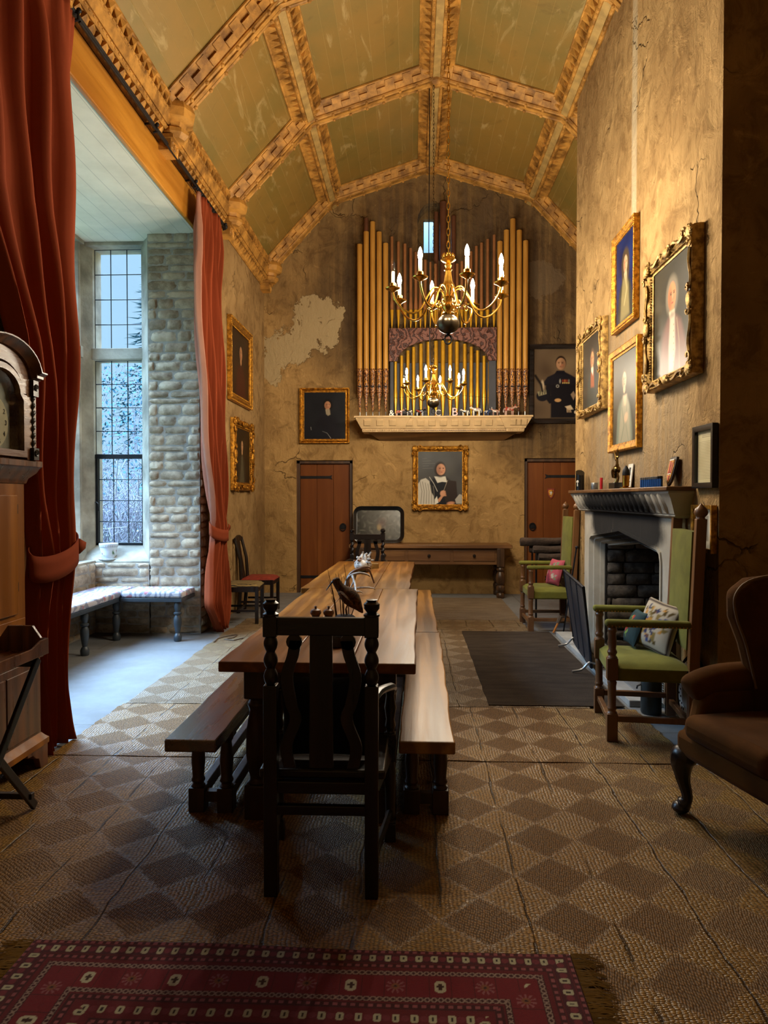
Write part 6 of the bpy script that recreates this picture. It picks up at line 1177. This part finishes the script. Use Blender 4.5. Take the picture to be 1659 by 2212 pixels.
for y,z in ((-.27,.08),(.27,.08),(.3,.70),(-.3,.70)): m=MB(); m.box(-.17,.17,y-.014,y+.014,z-.014,z+.014); m.build('cross_bar',M['darkoak'],bt,smooth=0,bevel=.003)
# ================================================================== THINGS ON THE TABLES
ZT_=.7735
def tw_(px,py,Z=ZT_): return at(px,py,Z=Z)
p=at(745,1336,Z=ZT_); bd=thing('stuffed_bird','mounted brown wading bird among dry reeds standing on the table','bird',(p.x,p.y,ZT_),0); sc_=p.y/1534
m=MB(); m.lathe([(.06,0),(.065,.008),(.05,.02),(.001,.024)],n=18); m.build('base',M['bark'],bd)
m=MB(); H=lambda dx,dz:((dx-745)*sc_,0,(1336-dz)*sc_*1.03)
ps=spline([H(784,1324),H(772,1308),H(758,1292),H(744,1280),H(733,1268),H(727,1258),H(723,1251)],5); rd=[.004,.009,.015,.02,.026,.032,.038,.043,.047,.05,.052,.052,.051,.049,.046,.042,.038,.034,.031,.029,.0275,.027,.0265,.0265,.026,.0255,.0255,.025,.0235,.018,.006]; m.tube(ps,rd,14); bb=m.build('body',M['feather'],bd,smooth=80)
m=MB(); m.tube([H(719,1257),H(712,1266),H(704,1277)],[.006,.0045,.002],6); m.build('beak',M['darkoak'],bb)
for s in (-1,1):
    m=MB(); m.tube(spline([Vector(H(733,1277))+Vector((0,s*.034,0)),Vector(H(748,1290))+Vector((0,s*.05,0)),Vector(H(764,1304))+Vector((0,s*.036,0)),Vector(H(778,1322))+Vector((0,s*.01,0))],5),[.01,.018,.024,.026,.026,.026,.025,.023,.021,.019,.016,.013,.01,.007,.004,.002],8,flat=.6); m.build('wing',M['feather'],bd)
    m=MB(); m.tube([Vector(H(752,1304))+Vector((0,s*.012,0)),Vector(H(747,1316))+Vector((0,s*.014,0)),Vector(H(750,1332))+Vector((0,s*.016,0))],.004,5); m.build('leg',M['reed'],bd); m=MB(); m.sphere(Vector(H(721,1253))+Vector((0,s*.0235,.0)),.0035,8,6); m.build('eye',M['black'],bb)
r=random.Random(3)
for x0,z0,x1,z1 in ((726,1330,708,1230),(728,1330,712,1262),(741,1330,731,1238),(744,1332,737,1243),(738,1332,726,1240),(752,1330,742,1222),(724,1330,716,1290),(758,1332,764,1300)):
    a,b=Vector(H(x0,z0)),Vector(H(x1,z1)); a.y=r.uniform(-.04,.04); b.y=a.y+r.uniform(-.03,.03); m=MB(); m.tube([a,(a+b)/2+Vector((.008,0,0)),b],[.0032,.003,.001],5); m.tube([(a+b*2)/3,(a+b*2)/3+Vector((-.012,.004,.03))],[.002,.001],4); m.build('reed',M['reed'],bd)
def antler(label,Y,pts,mat,sub):
    o0=Vector((at(*pts[0][:2],Y=Y).x,Y,ZT_+.016)); t=thing('antler',label,'antler',o0,0,'shed antlers along the table'); q=lambda p:at(p[0],p[1],Y=Y+(p[2] if len(p)>2 else 0))-o0
    P=spline([q(p) for p in pts],6); n=len(P); m=MB(); m.tube(P,[.016*(1-.65*k/(n-1)) for k in range(n)],9); m.build('beam',mat,t,smooth=60)
    for s in sub: P=spline([q(p) for p in s],5); n=len(P); m=MB(); m.tube(P,[.011*(1-.8*k/(n-1)) for k in range(n)],8); m.build('tine',mat,t,smooth=60)
by=at(760,1284,Z=ZT_).y
antler('pale grey-white branching antler on the join of the two tables',by,[(752,1276),(748,1262),(753,1248),(763,1241),(778,1238),(793,1241),(799,1245)],M['bone'],[[(761,1243),(767,1262,-.12),(769,1280,-.22),(771,1294,-.27)],[(751,1273),(765,1271),(790,1269),(807,1271),(810,1274)],[(768,1241),(764,1256,.05),(758,1270,.06),(762,1276,.05)],[(754,1276),(768,1278,-.02),(778,1278,-.02),(784,1282,-.02)]])
by2=by+.16
antler('brown antler curving behind the pale one',by2,[(752,1268),(752,1248),(765,1234),(783,1228),(796,1231),(802,1242),(808,1260)],M['hornb'],[[(768,1233),(782,1226),(797,1225),(801,1230)],[(760,1238),(772,1236),(790,1238)]])
p=at(784,1234,Z=ZT_); t=thing('coral_cluster','spiky whitish coral-like cluster on the far table beyond the antlers','ornament',(p.x,p.y,ZT_)); r=random.Random(12); m=MB(); m.sphere((0,0,.065),(.09,.16,.062),14,8); m.build('mass',M['bone'],t,smooth=85)
for k in range(26):
    a=r.uniform(0,2*PI); b=r.uniform(.15,1.2); d=Vector((math.cos(a)*math.cos(b)*.55,math.sin(a)*math.cos(b),math.sin(b))); o0=Vector((r.uniform(-.03,.03),r.uniform(-.08,.1),.07)); L=r.uniform(.08,.16); e=o0+d*L; e.z=max(e.z,.03); m=MB(); m.tube([o0,(o0+e)/2+Vector((0,0,.02)),e],[.022,.016,.006],6); m.sphere(e,.012,6,5); m.build('branch',M['bone'] if k%4 else M['hornb'],t)
p=at(809,1227,Z=ZT_); m=MB(); m.box(-.045,.045,-.05,.05,0,.05); o=m.build('wooden_block',M['bench'],bevel=.004); o.location=(p.x,p.y,ZT_); tag(o,'small pale wooden block beside the coral cluster on the far table','block')
Yg=4.02
for px,lab in ((682,'left of the two turned wooden grinders on the near table'),(710,'right of the two turned wooden grinders on the near table')):
    p=at(px,1337,Y=Yg); t=thing('pepper_mill',lab,'grinder',(p.x,Yg,ZT_),0,'turned wooden grinders'); m=MB(); m.lathe([(.024,0),(.026,.01),(.02,.03),(.022,.05),(.026,.058)],n=18); m.build('body',M['tableunder'],t); m=MB(); m.lathe([(.026,.0585),(.031,.066),(.032,.074),(.027,.086),(.012,.093),(.006,.095),(.006,.1),(.009,.104),(.005,.109),(.001,.11)],n=18); m.build('cap',M['chairwood'],t)
p=at(725,1396,Z=ZT_); t=thing('table_bowl','dark round box holding a glass dish near the table end','bowl',(p.x,p.y,ZT_)); m=MB(); m.lathe([(.045,0),(.05,.005),(.05,.045),(.047,.05),(.044,.045),(.043,.01),(.001,.01)],n=22); m.build('box',M['darkoak'],t); m=MB(); m.lathe([(.03,.012),(.038,.055),(.04,.06),(.036,.058),(.03,.02),(.001,.02)],n=20); m.build('glass_dish',M['clear'],t)
# ================================================================== RED RUG
LX0,LX1,LY0,LY1=-1.268,.512,1.12,2.296; NU_,NV_=620,300
rg=thing('rug','dark red patterned eastern rug with fringed ends in the foreground','rug',((LX0+LX1)/2,(LY0+LY1)/2,.0145)); W_,H_=LX1-LX0,LY1-LY0
u=np.linspace(0,1,NU_); v=np.linspace(0,1,NV_); U,V=np.meshgrid(u,v); X=U*W_; Y=V*H_; dx=np.minimum(X,W_-X); dy=np.minimum(Y,H_-Y); d=np.minimum(dx,dy); along=np.where(dy<=dx,X,Y)
rs=np.random.RandomState(1); C_=np.zeros(U.shape+(3,)); C_[:]=lin('#5e0c18'); nz=rs.uniform(.85,1.1,U.shape)
def put(mask,col,a=1.0): C_[mask]=C_[mask]*(1-a)+np.array(lin(col))*a
def near(x,per,off=0.0): return np.abs((x-off+per/2)%per-per/2)
def band(c,w): return np.abs(d-c)<w
put(band(.0,.008),'#35060d'); put((band(.012,.011)),'#3d0810'); put(band(.086,.01),'#3d0810'); put(band(.265,.012),'#3d0810'); put(band(.36,.012),'#3d0810')
for c in (.014,.086,.265,.36): put((near(along,.026)<.007)&band(c,.006),'#8a4a50')
put(band(.048,.024),'#45101c')
for c,per in ((.048,.0495),(.312,.053)):
    q=np.hypot(near(along,per)*1.2,d-c); put((np.abs((along+per/2)%per-per/2)<.011)&band(c,.016)&(q<.0175),'#a9a58a'); put((near(along,per)<.003)&band(c,.007),'#2a1a14'); put((np.hypot(near(along,per,per/2),d-c)<.012),'#6d2430')
for c in (.122,.236):
    put(band(c,.011),'#3a0d14'); put((np.abs(near(along,.02)*1.1-np.abs(d-c-.006+.006))<.0035)&band(c,.008),'#8f7a70')
put(band(.18,.045),'#6b0d1c'); put(band(.18,.046)&(near(along,.135)<.034)&(near(along,.135)>.031),'#4a0812')
q=np.abs(near(along,.27))+0*d; oc=(near(along,.135)<.017)&band(.18,.026)&((near(along,.135)+np.abs(d-.18))<.034); par=(np.floor((along+.0675)/.135)%2)<1
put(oc&par,'#b0ab92'); put((near(along,.135)<.0045)&band(.18,.014)&par,'#3a1a14'); put((near(along,.135)<.011)&band(.18,.004)&par,'#3a1a14')
ang=np.arctan2(d-.18,(along+.0675)%.135-.0675); rad=np.hypot((along+.0675)%.135-.0675,d-.18); put((~par)&(rad<.03)&(np.cos(ang*10)>.2),'#87535a'); put((~par)&(rad<.013),'#7b4a30'); put((~par)&(rad<.005),'#2a1014')
fi=d>.385; gx=near(X,.24,W_/2); gy=near(Y,.17,H_/2); g=np.maximum(gx/.08,gy/.055); gg=(gx/.08+gy/.055); put(fi&(gg<1.55)&(g<1),'#2f0a12'); put(fi&(gg<1.35)&(g<.86),'#9a6a4a'); put(fi&(gg<1.1)&(g<.7),'#5e0c18'); put(fi&(gg<.5),'#a9a58a'); put(fi&(near(X,.24,W_/2+.12)<.02)&(near(Y,.17,H_/2+.085)<.02),'#2f0a12')
C_*=nz[...,None]; edge=.011
zz=np.where(d<.006,.004,edge)+.0012*np.sin(X*9+Y*7); rip=np.where(V>.9,.008*np.sin(X*3.6)*(V-.9)*10,0)
m=MB(); vs=np.stack([X-W_/2,Y-H_/2+rip,zz],-1).reshape(-1,3); m.v=[tuple(p) for p in vs.tolist()]; m.f=[(j*NU_+i,j*NU_+i+1,(j+1)*NU_+i+1,(j+1)*NU_+i) for j in range(NV_-1) for i in range(NU_-1)]; m.mi=[0]*len(m.f); m.col=C_.reshape(-1,3).astype(np.float32); m.build('pile',M['rugm'],rg,smooth=60)
r=random.Random(6)
for s in (-1,1):
    m=MB()
    for k in range(300):
        y=-H_/2+H_*(k+.5)/300+r.uniform(-.002,.002); L=r.uniform(.05,.1); sw=r.uniform(-.04,.02); m.tube([(s*(W_/2-.003),y,.006),(s*(W_/2+L*.5),y+sw*.4,.006+r.uniform(0,.006)),(s*(W_/2+L),y+sw,.003)],[.0022,.0025,.0012],4)
    o=m.build('fringe',M['fringe'],rg,smooth=0); o['kind']='stuff'
# ================================================================== OUTSIDE, LIGHT, CAMERA
W=bpy.data.worlds.new('overcast'); bpy.context.scene.world=W; W.use_nodes=True; nt=W.node_tree; bg=nt.nodes['Background']
tc=nt.nodes.new('ShaderNodeTexCoord'); sx=nt.nodes.new('ShaderNodeSeparateXYZ'); nt.links.new(tc.outputs['Generated'],sx.inputs[0])
def wm(op,a,b=0.0,clamp=False):
    k=nt.nodes.new('ShaderNodeMath'); k.operation=op; k.use_clamp=clamp
    for i,v in enumerate((a,b)):
        if isinstance(v,bpy.types.NodeSocket): nt.links.new(v,k.inputs[i])
        else: k.inputs[i].default_value=v
    return k.outputs[0]
mr=nt.nodes.new('ShaderNodeMapRange'); mr.interpolation_type='SMOOTHSTEP'; nt.links.new(sx.outputs[2],mr.inputs[0]); mr.inputs[1].default_value=.3; mr.inputs[2].default_value=.75
west=wm('MULTIPLY',wm('MAXIMUM',wm('MULTIPLY',sx.outputs[0],-1.0),0.0),mr.outputs[0])
stren=wm('ADD',1.0,wm('ADD',wm('MULTIPLY',mr.outputs[0],SKY_TOP),wm('MULTIPLY',west,SKY_WEST)))
cr=nt.nodes.new('ShaderNodeMix'); cr.data_type='RGBA'; nt.links.new(mr.outputs[0],cr.inputs[0]); cr.inputs[6].default_value=(.50,.74,.95,1); cr.inputs[7].default_value=(.48,.69,1.0,1)
nt.links.new(cr.outputs[2],bg.inputs[0]); nt.links.new(stren,bg.inputs[1])
def portal(loc,rot,sx_,sy):
    l=bpy.data.lights.new('daylight_portal','AREA'); l.shape='RECTANGLE'; l.size=sx_; l.size_y=sy; l.cycles.is_portal=True
    o=bpy.data.objects.new('daylight_portal',l); C.objects.link(o); o.location=loc; o.rotation_euler=rot
portal((-4.0,6.1,2.65),(0,-PI/2,0),3.5,3.6)      # faces +X into the bay
portal((-3.38,8.3,2.65),(-PI/2,0,0),.62,3.5)     # faces -Y
portal((.23,YB+.5,5.55),(-PI/2,0,0),.2,.55)
# garden beyond the bay
mb=MB(); mb.box(-30,-4.1,-10,40,-.6,-.3); o=mb.build('lawn',basic('winter_lawn','#3f5240',.95),smooth=0); o['kind']='structure'
leafm=basic('hazed_conifer','#33525c',.9,0,.3,6,spec=.1); twm=basic('bare_twig','#6a6870',.9,0,.2,6,spec=.1); trk=basic('trunk_bark','#3a332d',.95); shm=basic('hazed_laurel','#2c4a56',.9,0,.3,5,spec=.1)  # bluish daylight haze is mixed into both leaf colours
def conifer(x,y,h,r,label,seed):
    rr=random.Random(seed); t=thing('conifer_tree',label,'tree',(x,y,-.3)); k=MB(); k.tube([(0,0,0),(0,0,h*.97)],[.18,.02],8); k.build('trunk',trk,t); f=MB()
    for i in range(1500):
        z=h*(.12+.86*rr.random()**.9); a=rr.random()*2*PI; q=r*(1-z/h)**.8*(.35+.65*rr.random()); p=Vector((q*math.cos(a),q*math.sin(a),z-.25*q)); s=.09+.15*rr.random()
        d=Vector((math.cos(a),math.sin(a),-.35+.5*rr.random())).normalized(); w=d.cross(Vector((0,0,1))).normalized(); f.add([p-w*s*.35,p+d*s*1.6,p+w*s*.35,p-d*s*.3+Vector((0,0,s*.3))],[(0,1,2,3)])
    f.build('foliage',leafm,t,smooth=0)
def thicket(x,y,w,h,label,seed,n,leaf=0,rx=1.0):
    rr=random.Random(seed); t=thing('bare_shrub',label,'shrub',(x,y,-.3)); f=MB()
    for i in range(n):
        b=Vector((rr.uniform(-w,w)*.7,rr.uniform(-rx,rx)*.6,rr.uniform(0,.4)*h)); q=Vector((b.x+rr.uniform(-1,1)*w*.5,b.y+rr.uniform(-.6,.6),b.z+rr.uniform(.2,.8)*h)); m=(b+q)/2+Vector((rr.uniform(-.3,.3),rr.uniform(-.2,.2),rr.uniform(.1,.4)))
        f.tube([b,m,q,q+Vector((rr.uniform(-.4,.4),0,rr.uniform(-.3,.1)))],[.009,.0075,.006,.002],4)
    f.build('branches',twm,t,smooth=0)
    if leaf:
        g=MB()
        for i in range(leaf):
            p=Vector((rr.uniform(-w,w),rr.uniform(-rx,rx),h*rr.random()**.7)); s=rr.uniform(.02,.05); d=Vector((rr.uniform(-1,1),rr.uniform(-1,1),rr.uniform(-.6,.9))).normalized(); u=d.orthogonal().normalized(); g.add([p-u*s*.45,p+d*s,p+u*s*.45,p-d*s],[(0,1,2,3)])
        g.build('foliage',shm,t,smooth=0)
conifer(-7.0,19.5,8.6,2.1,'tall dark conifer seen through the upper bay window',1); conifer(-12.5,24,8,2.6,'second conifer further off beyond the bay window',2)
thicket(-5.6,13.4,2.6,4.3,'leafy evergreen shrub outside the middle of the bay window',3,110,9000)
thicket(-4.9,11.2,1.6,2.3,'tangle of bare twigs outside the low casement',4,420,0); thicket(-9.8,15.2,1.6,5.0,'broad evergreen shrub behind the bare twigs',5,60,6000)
# ------------------------------------------------------------------ camera and view
cam=bpy.data.cameras.new('camera'); co=bpy.data.objects.new('camera',cam); C.objects.link(co); co.location=(0,0,EYE)
cam.sensor_fit='HORIZONTAL'; cam.sensor_width=36; cam.lens=F/1659*36; cam.clip_start=.05; cam.clip_end=200
co.rotation_euler=(PI/2-PIT,0,YAW)
sc=bpy.context.scene; sc.camera=co
sc.view_settings.view_transform='Standard'; sc.view_settings.look='None'; sc.view_settings.gamma=1; sc.view_settings.use_curve_mapping=False; sc.view_settings.exposure=EXPO
cy=sc.cycles; cy.max_bounces=6; cy.diffuse_bounces=3; cy.glossy_bounces=3; cy.transmission_bounces=4; cy.transparent_max_bounces=12; cy.caustics_reflective=False; cy.caustics_refractive=False; cy.use_denoising=True; cy.sample_clamp_indirect=4.0; cy.use_adaptive_sampling=True; cy.adaptive_threshold=.05
